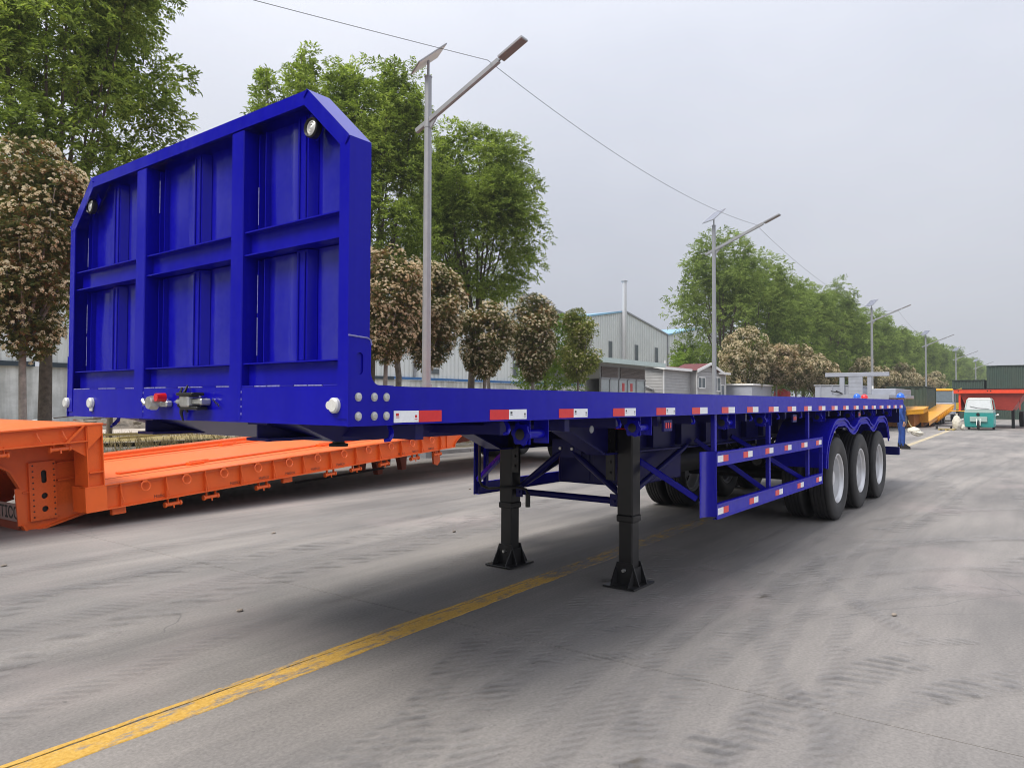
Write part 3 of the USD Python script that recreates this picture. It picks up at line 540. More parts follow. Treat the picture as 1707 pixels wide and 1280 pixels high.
# rope hooks, strap winches, side lamps under the rail
def hook(u, v, s):
    MB().tube([(u, v+s*.03, 1.372), (u, v+s*.012, 1.345), (u-.012, v, 1.325), (u-.025, v-s*.004, 1.312), (u-.04, v+s*.012, 1.306)], [.009, .011, .011, .010, .007], 8).build("rope_hook", B, T)
def winch(u, v, s):
    w = MB().box(u-.085, u-.079, v+s*.005, v+s*.10, 1.245, 1.373).box(u+.085, u+.091, v+s*.005, v+s*.10, 1.245, 1.373).tube([(u-.11, v+s*.05, 1.298), (u+.10, v+s*.05, 1.298)], .026, 14)
    w = w.build("strap_winch", B, T)
    gm = MB(); n = 12
    poly = [((.052 if (k//2) % 2 else .062)*math.cos(2*math.pi*k/(2*n)), (.052 if (k//2) % 2 else .062)*math.sin(2*math.pi*k/(2*n))) for k in range(2*n)]
    gm.prism([(v+s*.05+p[0], 1.298+p[1]) for p in poly], u-.105, u-.095, "x").build("ratchet", B, w, smooth=False)
    MB().lathe([(0, -.002), (.026, -.002), (.03, 0)], (u-.112, v+s*.05, 1.298), "x", 14).build("drum_end", M["black"], w)
def side_lamp(u, v, s):
    b_ = MB().box(u-.07, u+.07, v+s*.03, v+s*.05, 1.262, 1.345, .004).build("side_lamp", D, T, smooth=False)
    for i in range(3):
        MB().box(u-.05+.036*i, u-.03+.036*i, v+s*.026, v+s*.03, 1.285, 1.325, .003).build("lamp_lens", M["red"], b_, smooth=False)
for side in (0, 1):
    v, s = (0.0, 1) if side == 0 else (W, -1)
    for u in (.27, 1.07, 2.23, 3.4, 4.7, 5.5, 6.3, 8.0, 9.5, 11.0): hook(u, v+s*.03, s)
    for u in (1.32, 2.57, 4.17, 5.15, 7.2, 8.8, 10.2, 11.6): winch(u, v+s*.02, s)
    for u in (2.93, 6.05, 9.2): side_lamp(u, v, s)
for (u, v) in ((2.02, .10), (2.62, .10)):
    MB().lathe([(0, -.004), (.022, -.004), (.024, 0)], (u, .12, 1.30), "y", 16).build("rubber_plug", M["galv"], T)
# landing legs
BK = M["black"]
def leg(v, s):
    lg = pxf(T, "landing_leg"); u = 3.40
    MB().box(u-.070, u+.070, v-.070, v+.070, .56, 1.25, .010).build("outer_tube", BK, lg, smooth=False)
    MB().box(u-.075, u+.075, v-.075, v+.075, .51, .565, .008).build("collar", BK, lg, smooth=False)
    MB().box(u-.062, u+.062, v-.062, v+.062, .13, .52, .010).build("inner_tube", BK, lg, smooth=False)
    m = MB().box(u-.18, u+.18, v-.14, v+.14, .004, .018, .003)
    for du in (-.070, .064):
        m.prism([(v-.13, .018), (v+.13, .018), (v+.07, .19), (v-.07, .19)], u+du, u+du+.008, "x")
    for dv in (-.078, .070):
        m.prism([(u-.165, .018), (u+.165, .018), (u+.075, .15), (u-.075, .15)], v+dv, v+dv+.008, "y")
    m.build("foot", BK, lg, smooth=False)
    MB().tube([(u-.10, v, .13), (u+.10, v, .13)], .013, 10).build("foot_pin", M["steel"], lg)
    MB().box(u-.086, u+.086, v-.086, v+.086, 1.249, 1.260, .003).build("gasket", M["red"], lg, smooth=False)
    MB().box(u-.07, u+.07, v-.07, v+.07, 1.260, 1.36, .015).build("gear_case", BK, lg, smooth=False)
    m = MB()
    m.box(u-.09, u-.078, v+s*.08, v+s*.16, .84, 1.36)
    for k in range(6): m.lathe([(0, -.012), (.012, -.012), (.012, 0)], (u-.092, v+s*.12, .90+.085*k), "x", 8)
    m.build("mounting_plate", BK, lg, smooth=False)
leg(.59, 1); leg(1.79, -1)
MB().tube([(3.36, .67, 1.30), (3.36, 1.71, 1.30)], .016, 10).build("cross_shaft", BK, T)
Pm = (4.28, 1.27, .955)
def pipe(p, q, r=.028, mat=D, name="brace_pipe"):
    p, q = np.array(p, float), np.array(q, float); d = (q-p)/np.linalg.norm(q-p)
    MB().tube([p, p+d*.05, p+d*.09, q-d*.09, q-d*.05, q], [r*.7, r*.85, r, r, r*.85, r*.7], 12).build(name, mat, T)
pipe((3.42, 1.72, .66), (3.42, .67, .66)); pipe((3.45, 1.72, .69), (3.52, 1.30, 1.04)); pipe((3.45, .66, .69), (3.52, 1.20, 1.04))
pipe((3.45, 1.74, .69), (4.7, 1.74, 1.06)); pipe((3.45, .64, .69), (4.7, .66, 1.06))
MB().box(3.50, 3.515, 1.10, 1.40, .985, 1.14).build("brace_bracket", D, T, smooth=False)
for v in (1.19, 1.31): MB().lathe([(0, -.014), (.013, -.014), (.014, 0)], (3.50, v, 1.06), "x", 12).build("bolt", M["steel"], T)
for v, sg in ((.675, 1), (1.705, -1)):
    MB().box(3.37, 3.385, v-.004, v+sg*.07, .62, .72).lathe([(0, -.012), (.012, -.012), (.013, 0)], (3.37, v+sg*.035, .665), "x", 10).build("pipe_lug", D, T, smooth=False)
MB().tube([(3.20, 1.985, 1.19), (3.20, 1.985, .76), (3.22, 1.97, .71), (3.26, 1.93, .685), (3.30, 1.62, .715), (3.30, 1.54, .70), (3.30, 1.52, .66)], .0125, 10).build("crank_handle", BK, T)
MB().tube([(3.30, 1.52, .665), (3.30, 1.52, .55)], .021, 10).build("crank_grip", BK, T)
# stowage box behind the legs
MB().box(3.75, 4.85, .78, 1.50, .735, 1.03, .012).build("stowage_box", D, T, smooth=False)
MB().box(3.742, 3.75, .82, 1.12, .76, 1.01, .002).build("box_door", D, T, smooth=False)
MB().box(3.742, 3.75, 1.16, 1.46, .76, 1.01, .002).build("box_door", D, T, smooth=False)
MB().tube([(5.0, 1.15, .86), (6.7, 1.15, .86)], .16, 20).build("air_tank", M["black"], T)
# side guards with reflective tape
def guard(side):
    v, s = (0.0, 1) if side == 0 else (W, -1)
    y = lambda d: v + s*d
    gd = pxf(T, "side_guard")
    n = 8; V = []
    for k in range(n+1):
        t = k/n*math.pi/2
        V.append((3.63+.14*math.sin(t), y(.085*math.cos(t))))
    m = MB(); vs = []
    for (u, w) in V:
        for z in (.555, 1.075): vs += [(u, w, z), (u+.006, w+s*.006, z)]
    f = []
    for k in range(n):
        a = 4*k
        for (p, q) in ((0, 2), (3, 1), (2, 3), (1, 0)): f += [(a+p, a+q, a+4+q), (a+p, a+4+q, a+4+p)]
    f += [(0, 1, 3), (0, 3, 2)]
    m.add(vs, f).build("front_plate", B, gd, smooth=40)
    for z0, z1, nt in ((.958, 1.070, 6), (.535, .655, 5)):
        m = MB().box(3.77, 7.02, y(0), y(.004), z0, z1).box(3.77, 7.02, y(.004), y(.035), z1-.005, z1).box(3.77, 7.02, y(.004), y(.035), z0, z0+.005)
        m.box(3.77, 7.02, y(-.004), y(0), z0, z0+.014).box(3.77, 7.02, y(-.004), y(0), z1-.014, z1)
        m.build("guard_rail", B, gd, smooth=False)
        for k in range(nt):
            u = 3.79 + k*(2.98/(nt-1)); ln = .235
            zz0 = (z0+z1)/2-.026; zz1 = zz0+.052; a, b_ = (y(-.0016), y(-.0002))
            w_, r_ = ((u, u+ln/2), (u+ln/2, u+ln)) if k == 0 else ((u+ln/2, u+ln), (u, u+ln/2))
            MB().box(*w_, a, b_, zz0, zz1).build("white_reflector", M["white"], gd, smooth=False)
            MB().box(*r_, a, b_, zz0, zz1).build("red_reflector", M["red"], gd, smooth=False)
    for u in (3.83, 5.22, 6.60):
        MB().box(u, u+.05, y(.040), y(.075), .60, ZB-.001, .003).build("upright", B, gd, smooth=False)
    MB().box(7.02, 7.05, y(-.003), y(.035), .53, 1.075, .003).build("upright", B, gd, smooth=False)
    for (u0, w0, z0, u1, w1, z1) in ((3.50, .60, 1.02, 3.66, .12, .70), (5.0, .70, 1.10, 5.24, .08, .62), (6.0, .70, 1.10, 6.62, .08, .60)):
        MB().bar((u0, y(w0), z0), (u1, y(w1), z1), .045, .045, .003).build("stay", B, gd, smooth=False)
guard(0); guard(1)
# running gear
axles = [7.915+k*1.328 for k in range(3)]

RB = M["rubber"]
def wheel(parent, u, v, out, R=.52, w=.27, rim=M["rim"], deep=.10, zc=None):
    """one tyre with its rim; out = -1 or 1 is the side the dish faces"""
    wh = pxf(parent, "wheel"); n = 56; hw = w/2; zc = R if zc is None else zc; k_ = R/.52
    prof = [(.298*k_, -hw*.74), (.33*k_, -hw*.90), (.40*k_, -hw*1.0), (.455*k_, -hw*.97), (.492*k_, -hw*.86), (R-.012, -hw*.80)]
    for k in range(5):
        a = -hw*.76 + k*(hw*1.52/5); b_ = a + hw*1.52/5
        prof += [(R-.003, a+.004), (R, (a+b_)/2), (R-.003, b_-.010), (R-.016, b_-.008), (R-.016, b_+.002)]
    prof = prof[:-2] + [(R-.012, hw*.80), (.492*k_, hw*.86), (.455*k_, hw*.97), (.40*k_, hw*1.0), (.33*k_, hw*.90), (.298*k_, hw*.74)]
    MB().lathe(np.array(prof)*[1, -1], (u, v, zc), "y", n).build("tyre", RB, wh, smooth=35)
    o = out
    rp = [(.302, o*hw*.72), (.310, o*hw*.80), (.300, o*hw*.84), (.288, o*hw*.78), (.278, o*hw*.55), (.262, o*hw*.50), (.255, o*(hw*.5-.06)), (.240, o*(hw*.5-deep)), (.16, o*(hw*.5-deep-.01)), (.145, o*(hw*.5-deep+.012)), (.11, o*(hw*.5-deep+.012)), (.10, o*(hw*.5-deep+.05)), (.085, o*(hw*.5-deep+.085)), (0, o*(hw*.5-deep+.09))]
    rp = [(x*k_, y_) for x, y_ in rp]
    if o > 0: rp = rp[::-1]
    MB().lathe(np.array(rp), (u, v, zc), "y", 40).build("rim", rim, wh, smooth=35)
    m = MB()
    for k in range(10):
        a = k*2*math.pi/10
        m.lathe([(0, 0), (.013, 0), (.015, -o*.03)] if o > 0 else [(.015, .03), (.013, 0), (0, 0)], (u+k_*.128*math.cos(a), v+o*(hw*.5-deep+.036), zc+k_*.128*math.sin(a)), "y", 6)
    m.build("wheel_nuts", M["steel"], wh, smooth=False)
    # back of the rim, towards the axle
    MB().lathe([(.298*k_, -o*hw*.72), (.20*k_, -o*hw*.2), (0, -o*hw*.2)] if o < 0 else [(0, -o*hw*.2), (.20*k_, -o*hw*.2), (.298*k_, -o*hw*.72)], (u, v, zc), "y", 24).build("inner_dish", M["black"], wh, smooth=False)
for u in axles:
    for side in (0, 1):
        v, s = (.0, 1) if side == 0 else (W, -1)
        wheel(T, u, v+s*.135, -s); wheel(T, u, v+s*.455, s)
    MB().tube([(u, .3, .52), (u, W-.3, .52)], .065, 12).build("axle", BK, T)
    for v in (.72, 1.78):
        sp = [(u-.62, v, .86), (u-.3, v, .72), (u, v, .665), (u+.3, v, .72), (u+.62, v, .86)]
        m = MB()
        for k in range(4): m.tube([np.array(q)+[0, 0, .024*k] for q in sp], .016, 6)
        m.build("leaf_spring", BK, T)
        MB().box(u-.08, u+.08, v-.05, v+.05, .60, .78, .01).build("spring_seat", BK, T, smooth=False)
    for v in (.95, 1.55): MB().lathe([(0, -.09), (.07, -.09), (.085, 0), (.07, .09), (0, .09)], (u-.2, v, .72), "x", 14).build("brake_chamber", BK, T)
for u in (axles[0]-.68, axles[0]+.664, axles[1]+.664, axles[2]+.68):
    for v in (.735, 1.765): MB().prism([(u-.10, 1.05), (u+.10, 1.05), (u+.05, .80), (u-.05, .80)], v-.06, v+.06, "y").build("spring_hanger", D, T, smooth=False)
# three-humped mudguards
def mudguard(side):
    v, s = (0.0, 1) if side == 0 else (W, -1)
    c0 = [(7.16, .70), (7.20, .95), (7.42, 1.14), (7.66, 1.262), (8.20, 1.262), (8.50, 1.135), (8.76, 1.135), (9.00, 1.258), (9.56, 1.258), (9.83, 1.130), (10.05, 1.130), (10.28, 1.255), (10.86, 1.255), (11.08, 1.14), (11.24, .90)]
    p = np.array(c0); 
    # round the corners once
    q = [p[0]]
    for i in range(1, len(p)-1): q += [p[i]*.7+p[i-1]*.3 if i == 1 else p[i]-(p[i]-p[i-1])*min(.3, .09/np.linalg.norm(p[i]-p[i-1])), p[i]+(p[i+1]-p[i])*min(.3, .09/np.linalg.norm(p[i+1]-p[i]))]
    q.append(p[-1]); q = np.array(q)
    t = np.gradient(q, axis=0); t /= np.linalg.norm(t, axis=1, keepdims=True); nn = np.stack([-t[:, 1], t[:, 0]], 1)
    def strip(o0, o1, va, vb):
        A, Bq = q+nn*o0, q+nn*o1; V = []; F = []
        for i in range(len(q)):
            for (c_, vv) in ((A, va), (Bq, va), (Bq, vb), (A, vb)): V.append((c_[i, 0], v+s*vv, c_[i, 1]))
        for i in range(len(q)-1):
            for k in range(4):
                j = (k+1) % 4; a, b_, d, e = 4*i+k, 4*i+j, 4*(i+1)+j, 4*(i+1)+k
                F += [(a, d, b_), (a, e, d)] if s > 0 else [(a, b_, d), (a, d, e)]
        for o, fl in ((0, 1), (4*(len(q)-1), 0)):
            ff = [(o, o+1, o+2), (o, o+2, o+3)]
            if (fl == 1) != (s > 0): ff = [x[::-1] for x in ff]
            F += ff
        return V, F
    g_ = MB().add(*strip(0, .006, .0, .60)).add(*strip(-.085, .006, -.004, 0.0)).add(*strip(-.012, .012, -.018, -.004)).add(*strip(-.085, -.066, -.018, -.004))
    g_.build("mudguard", B, T, smooth=False)
    for u in (7.9, 8.65, 9.3, 9.95, 10.6): MB().tube([(u, v+s*.3, 1.10 if u in (8.65, 9.95) else 1.24), (u, v+s*.66, 1.26)], .018, 8).build("guard_stay", D, T)
mudguard(0); mudguard(1)
# rear underrun bar
MB().box(12.35, 12.45, .02, W-.02, .56, .70, .006).build("underrun_bar", D, T, smooth=False)
for v in (.75, 1.75): MB().bar((12.40, v, .70), (12.35, v, 1.08), .06, .10).build("underrun_arm", D, T, smooth=False)

# ------------------------------------------------------------------ orange lowbed trailer behind
LB = thing("lowbed_trailer", "long orange lowbed trailer parked behind the blue flatbed, with raised gooseneck at the left", "trailer", (3.87, 8.78, 0.0), 3.2, -3.5)
O, OD, OR = M["orange"], M["orange_deck"], M["orange_rust"]
LW = 3.0
MB().box(0.0, 6.9, .04, LW-.04, .44, .484).build("deck_plate", OD, LB, smooth=False)
def low_rail(b0, s):
    y = lambda d: b0 + s*d
    m = MB().box(-.22, 6.5, y(.05), y(.06), .206, .47).box(-.22, 13.0, y(0), y(.12), .470, .486, .002).box(-.22, 6.5, y(0), y(.10), .192, .206, .002).box(-.22, -.21, y(0), y(.3), .192, .486).box(-.21, .02, y(.002), y(.012), .206, .47)
    m.build("side_rail", O, LB, smooth=False)
    m = MB(); n = 16
    arc = [(7.12-.62*math.cos(math.pi*k/n), .19+.255*math.sin(math.pi*k/n)) for k in range(n+1)]
    poly = [(6.3, .192)] + arc + [(9.2, .26), (13.0, .30), (13.0, .47), (6.3, .47)]
    m.prism(poly, y(.03), y(.045), "y")
    for a_, b_ in zip(arc[:-1], arc[1:]): m.bar((a_[0], y(.06), a_[1]), (b_[0], y(.06), b_[1]), .12, .012)
    m.build("wheel_arch", O, LB, smooth=False)
low_rail(0.0, 1); low_rail(LW, -1)
MB().box(6.9, 13.0, .13, LW-.13, .44, .484).build("rear_platform", OD, LB, smooth=False)
rings = [.475+.535*k for k in range(11)]
for k, a in enumerate(rings):
    t = np.linspace(0, 2*math.pi, 15); r = .055
    pts = [(a+r*math.sin(x), -.006+.01*math.cos(x), .400+r*.95*math.cos(x)*1.1) for x in t]
    dr = MB().tube(pts, .0095, 7, caps=False).build("lashing_ring", O, LB)
    MB().box(a-.030, a+.030, -.004, .05, .440, .468, .004).build("ring_lug", O, dr, smooth=False)
    b_ = a + .27
    MB().box(b_-.004, b_+.004, .006, .05, .206, .47).build("rib", O, LB, smooth=False)
    MB().tube([(b_, .0, .40), (b_+.004, -.002, .34), (b_+.03, -.002, .25), (b_+.03, .01, .22)], .008, 6).build("tie_rod", O, LB)
MB().box(.18, .188, .006, .05, .206, .47).tube([(.18, .0, .40), (.185, -.002, .34), (.21, -.002, .25)], .008, 6).build("rib", O, LB, smooth=False)
def lettering(text, h, fn, mat, parent, name, bold=False):
    tm = meshkit.text_mesh(text, h, .0012, bold); v = np.array(tm.vertices)
    return MB().add(fn(v), tm.faces).build(name, mat, parent, smooth=False)
for a in (.60, 1.66, 2.12, 2.58, 3.05, 3.56, 4.97, 5.33, 5.77):
    lettering("Hatico", .042, lambda v: np.stack([a+v[:, 0], .0495-v[:, 2], .225+v[:, 1]], 1), M["print"], LB, "lettering")
def pin(a, b_, c_):
    MB().tube([(a-.09, b_, c_), (a+.09, b_, c_)], .024, 10).lathe([(0, 0), (.036, 0), (.036, .02), (0, .02)], (a-.11, b_, c_), "x", 12).lathe([(0, 0), (.034, 0), (.034, .02), (0, .02)], (a+.09, b_, c_), "x", 12).box(a-.07, a-.062, b_-.02, b_+.02, c_, c_+.09).box(a+.062, a+.07, b_-.02, b_+.02, c_, c_+.09).tube([(a, b_-.02, c_), (a, b_-.03, c_-.05)], .009, 6).build("outrigger_pin", O, LB, smooth=30)
for a in (.84, 1.37, 2.18, 3.43, 3.97, 4.62, 5.40, 6.02): pin(a, .05, .115)
for a in (.1, 2.55): MB().box(a, a+.16, .06, .12, .11, .19).build("bracket", O, LB, smooth=False)
# deck fittings
for (a0, a1, b_) in ((.55, 5.2, .78), (-.0, 4.6, 2.62)):
    MB().box(a0, a1, b_-.06, b_+.06, .486, .512, .006).build("deck_strip", O, LB, smooth=False)
    MB().box(a0-.3, a1+.6, b_-.30, b_-.285, .4845, .488).build("deck_seam", OR, LB, smooth=False)
    for a in (a0+.9, a0+3.2): MB().box(a, a+.22, b_-.16, b_-.05, .4845, .525, .006).tube([(a+.02, b_-.11, .53), (a+.30, b_-.13, .53)], .012, 6).build("deck_hinge", O, LB, smooth=False)
MB().box(-.0, 6.2, LW-.26, LW-.06, .486, .56, .01).build("deck_ledge", O, LB, smooth=False)
# long spine and cross ribs underneath
for b_ in (.85, LW-.85): MB().box(0, 12.9, b_-.06, b_+.06, .13, .44).build("spine_beam", OR, LB, smooth=False)
for k in range(12): MB().box(.3+k*.53, .34+k*.53, .1, LW-.1, .25, .44).build("cross_rib", OR, LB, smooth=False)
for a in (5.25, 5.9):
    MB().prism([(a, .20), (a+.26, .20), (a+.20, -.22), (a+.09, -.22)], .9, 1.02, "y").build("support_leg", OR, LB, smooth=False)
    MB().prism([(a-.3, .20), (a-.02, .20), (a-.08, -.12), (a-.26, -.12)], 1.05, 1.15, "y").build("support_leg", OR, LB, smooth=False)
MB().prism([(6.18, .2), (6.38, .2), (6.38, -.08), (6.30, -.14), (6.2, -.1)], .28, .32, "y").build("hanger_plate", O, LB, smooth=False)
MB().tube([(3.2, .6, -.02), (5.2, .62, -.06)], .02, 8).build("brake_rod", BK, LB)
for a in (11.4, 12.5):
    for b_ in (.28, .56, LW-.56, LW-.28): wheel(LB, a, b_, -1 if b_ < 1.5 else 1, .42, .24, OR, zc=.425-a*math.tan(math.radians(3.5)))
    MB().box(a-.06, a+.06, .3, LW-.3, -.34, .44).build("axle_beam", OR, LB, smooth=False)
# gooseneck
MB().box(-4.2, .01, .06, LW-.06, 1.17, 1.20).build("gooseneck_deck", OD, LB, smooth=False)
def neck_rail(b0, s):
    y = lambda d: b0 + s*d
    m = MB().box(-4.2, .012, y(0), y(.10), 1.185, 1.203, .002).box(-4.2, -.02, y(.05), y(.06), 1.02, 1.185).box(-4.2, -.16, y(0), y(.10), 1.005, 1.02, .002)
    m.build("gooseneck_rail", O, LB, smooth=False)
    MB().prism([(-.40, 1.02), (-.22, 1.185), (-.19, 1.185), (-.36, 1.02)], y(.0), y(.05), "y").build("gusset", O, LB, smooth=False)
    pm = MB().box(-.175, -.163, y(.02), y(.32), .486, 1.185).box(-.01, 0.0, y(.0), y(.32), .486, 1.185).box(-.163, -.01, y(.045), y(.055), .486, 1.185).box(-.163, -.01, y(.0), y(.045), .64, .652).prism([(-.163, .92), (-.01, 1.06), (-.01, 1.185), (-.163, 1.185)], y(.01), y(.045), "y")
    pm.build("bulkhead_post", O, LB, smooth=False)
    MB().prism([(-.42, 1.005), (-.165, 1.005), (-.165, .83)], y(.05), y(.06), "y").build("gusset", O, LB, smooth=False)
    for a in (-2.6, -1.95, -1.30, -.68, -.42): MB().tube([(a, y(.03), 1.15), (a+.004, y(.0), 1.10), (a+.03, y(.0), 1.05)], .009, 6).build("tie_rod", O, LB)
neck_rail(0.0, 1); neck_rail(LW, -1)
pin(-1.05, .06, .945); pin(-.44, .06, .95); pin(-1.7, .06, .945)
MB().box(-1.6, -.95, .25, .75, 1.203, 1.245, .012).build("deck_plate_raised", O, LB, smooth=False)
def neck_beam(b0, s):
    y = lambda d: b0 + s*d
    poly = [(-2.6, 1.17), (-2.6, .95), (-1.45, .92), (-.98, .86), (-.78, .72), (-.685, .52), (-.67, .10), (-.64, .03), (-.56, .015), (.02, .13), (.10, .44), (0, 1.17)]
    MB().prism(poly[::-1], y(.0), y(.03), "y").build("gooseneck_beam", O, LB, smooth=False)
    m = MB(); edge_ = poly[2:10]
    for p, q in zip(edge_[:-1], edge_[1:]): m.bar((p[0], y(.0), p[1]), (q[0]+.004, y(.0), q[1]), .09, .022)
    m.build("beam_flange", O, LB, smooth=False)
    h1 = [(-.44+.03*math.cos(t), .62+(.045 if math.sin(t) > 0 else -.045)+.03*math.sin(t)) for t in np.linspace(0, 2*math.pi, 20, endpoint=False)]
    h2 = [(-.44+.034*math.cos(t), .40+.034*math.sin(t)) for t in np.linspace(0, 2*math.pi, 18, endpoint=False)]
    h3 = [(-.44+.034*math.cos(t), .25+.034*math.sin(t)) for t in np.linspace(0, 2*math.pi, 18, endpoint=False)]
    bp = MB().prism([(-.575, .13), (-.315, .13), (-.315, .79), (-.575, .79)], y(-.035), y(-.02), "y", holes=[h1, h2, h3]).build("bolt_plate", O, LB, smooth=False)
    MB().box(-.57, -.32, y(-.004), y(-.002), .14, .78).build("hole_back", M["black"], bp, smooth=False)
    for a in (-.555, -.335):
        for k in range(10): MB().lathe([(0, 0), (.009, 0), (.010, s*.004)], (a, y(-.038), .17+k*.065), "y", 8).build("bolt", M["black"], bp, smooth=False)
    MB().box(-.595, -.575, y(-.04), y(0), .13, .79).build("plate_side", O, LB, smooth=False)
    for c_ in (.46,): MB().box(-.66, -.595, y(-.03), y(0), c_, c_+.012).build("web_rib", O, LB, smooth=False)
    MB().box(-.30, -.02, y(-.05), y(0), .55, .565).build("web_rib", O, LB, smooth=False)
    MB().box(-.30, -.02, y(-.05), y(0), .75, .762).build("web_rib", O, LB, smooth=False)
neck_beam(.50, 1); neck_beam(LW-.5, -1)
MB().box(-.03, 0.0, .32, LW-.32, .44, 1.17).build("bulkhead", O, LB, smooth=False)
fp = MB().box(-.70, -.685, .56, LW-.56, .14, .34, .003).build("name_plate", M["plate"], LB, smooth=False)
lettering("HATICO", .135, lambda v: np.stack([-.7012-v[:, 2]+.0012, 1.24-v[:, 0], .175+v[:, 1]], 1), M["print"], LB, "lettering", True)
MB().box(-.68, -.60, .56, LW-.56, .03, .14).build("cross_beam", OR, LB, smooth=False)

# ------------------------------------------------------------------ solar street lamps and the wire between them
G_ = M["galv"]
def lamp(x, label, far=False, group=None):
    lp = thing("street_lamp", label, "street lamp", (x, 13.0, 0), group=group)
    n = 8
    MB().tube([(0, 0, 0), (0, 0, 1.9)], [.16, .15], n).build("lamp_base", G_, lp, smooth=20)
    MB().tube([(0, 0, 1.88), (0, 0, 9.95)], [.115, .092], n).tube([(0, 0, 9.93), (0, 0, 9.97)], [.105, .10], n).tube([(0, 0, 8.60), (0, 0, 8.66)], .105, n).build("pole", G_, lp, smooth=20)
    MB().tube([(0, 0, 9.95), (0, 0, 10.38)], .035, 8).build("panel_post", G_, lp)
    MB().bar((0, .42, 8.60), (0, -2.35, 9.72), .10, .13, .01).prism([(-.1, 8.55), (-.1, 8.9), (-.5, 9.02)], -.02, .02, "x").build("arm", G_, lp, smooth=False)
    hd = MB().bar((0, -2.30, 9.70), (0, -2.42, 9.76), .05, .05).bar((0, -2.40, 9.74), (0, -3.12, 10.03), .26, .07, .012).build("lamp_head", G_, lp, smooth=False)
    d = np.array([0, -.72, .29]); d /= np.linalg.norm(d); nn = np.array([0, -d[2], d[1]]); nn = nn if nn[2] < 0 else -nn
    p0 = np.array([0, -2.43, 9.752])+nn*.037; p1 = np.array([0, -3.09, 10.018])+nn*.037
    MB().bar(p0, p1, .22, .006).build("lamp_glass", plain_once("lamp_glass", (0.16, 0.12, 0.11), .2), hd, smooth=False)
    # panel tilted 35 degrees towards the south, cells as recessed squares in a frame
    cs, sn = math.cos(math.radians(40)), math.sin(math.radians(40))
    tf = lambda v: np.stack([(v[:, 0]*cs - v[:, 2]*sn)*.866 + v[:, 1]*.5, -(v[:, 0]*cs - v[:, 2]*sn)*.5 + v[:, 1]*.866, 10.42 + v[:, 0]*sn + v[:, 2]*cs], 1)
    fr = MB().box(-.48, .48, -.41, .41, -.02, .012, .004).xf(tf).build("panel_frame", G_, lp, smooth=False)
    MB().box(-.46, .46, -.39, .39, -.025, -.019).xf(tf).build("back_sheet", M["trim"], fr, smooth=False)
    MB().box(-.46, .46, -.39, .39, .010, .016).xf(tf).build("solar_cells", M["pv"], fr, smooth=False)
    return lp
_once = {}
def plain_once(n, *a, **k):
    if n not in _once: _once[n] = plain(n, *a, **k)
    return _once[n]
lamp0 = lamp(13.56, "tall grey solar street lamp nearest the camera, rising behind the blue headboard")
copy_of(lamp0, "grey solar street lamp standing by the grey cabin with the red roof", "street lamp", (33.36, 13, 0))
copy_of(lamp0, "grey solar street lamp rising behind the grey steel frame, against the tree row", "street lamp", (70.85, 13, 0))
copy_of(lamp0, "small distant solar street lamp above the dark container and yellow truck", "street lamp", (104.8, 13, 0))
for x, o_ in ((140, "fifth"), (178, "sixth"), (216, "seventh")): copy_of(lamp0, "tiny far solar street lamp, %s along the road" % o_, "street lamp", (x, 13, 0))
def wire(p, q, sag):
    p, q = np.array(p, float), np.array(q, float); t = np.linspace(0, 1, 28)[:, None]
    return p+(q-p)*t - np.array([0, 0, 1])*4*sag*t*(1-t)
w_ = MB()
for p, q, sg in (((3.06, 14.1, 9.06), (13.4, 10.87, 9.72), .03), ((13.4, 10.87, 9.72), (33.36, 10.9, 9.68), .55), ((33.36, 10.9, 9.62), (70.85, 10.9, 9.62), 1.2), ((70.85, 10.9, 9.62), (104.8, 10.9, 9.62), 1.2)):
    w_.tube(wire(p, q, sg), .0065, 5)
tag(w_.build("overhead_wire", M["black"]), "thin dark wire strung from lamp arm to lamp arm across the sky", "wire")

# ------------------------------------------------------------------ factory hall with gables, facing the yard
FH = thing("factory_hall", "long pale grey corrugated factory hall with low gables and narrow windows behind the trees", "factory hall", (0, 34.7, 0))
C = M["cladding"]
peaks = [5.0+20*k for k in range(-2, 6)]; pk, vl = 10.62, 9.0
def roofz(x):
    t = abs(((x-5.0+10) % 20)-10)/10; return pk-(pk-vl)*t
x0, x1, pitch_ = -40.0, 118.0, .42
m = MB(); V = []; F = []; px_ = []
x = x0
while x < x1:
    px_ += [(x, 0.0), (x+.16, 0.0), (x+.20, -.045), (x+.36, -.045)]; x += .42
px_ = np.array(px_)
for (xx_, yy_) in px_: V += [(xx_, yy_, 3.06), (xx_, yy_, roofz(xx_))]
for i in range(len(px_)-1): F += [(2*i, 2*i+2, 2*i+3), (2*i, 2*i+3, 2*i+1)]
m.add(V, F).build("cladding", C, FH, smooth=False)
for k, xp in enumerate(peaks):
    for s in (-1, 1):
        a, b_ = (xp, -.08, pk), (xp+s*10, -.08, vl)
        if not (x0 < xp+s*10 < x1+5): continue
        MB().bar((xp, -.08, pk+.02), (xp+s*10, -.08, vl+.02), .10, .16).build("gable_trim", M["roof_blue"] if (s < 0 and xp > 50) else M["galv"], FH, smooth=False)
        MB().add([(xp, -.1, pk+.06), (xp+s*10, -.1, vl+.06), (xp+s*10, 40, vl+.06), (xp, 40, pk+.06)], [(0, 1, 2), (0, 2, 3)] if s < 0 else [(0, 2, 1), (0, 3, 2)]).build("roof_slope", M["roof_blue"], FH, smooth=False)
    MB().box(xp+9.9, xp+10.1, -.14, -.05, 3.1, vl).build("downpipe", M["galv"], FH, smooth=False)
for (a, b_) in ((-41, 12.2), (12.6, 33)): MB().box(a, b_, -.16, .02, 2.86, 3.06).build("flashing", M["strip_dark"], FH, smooth=False)
MB().box(33.02, 118, -.16, .02, 2.90, 3.06).build("flashing", M["strip_blue"], FH, smooth=False)
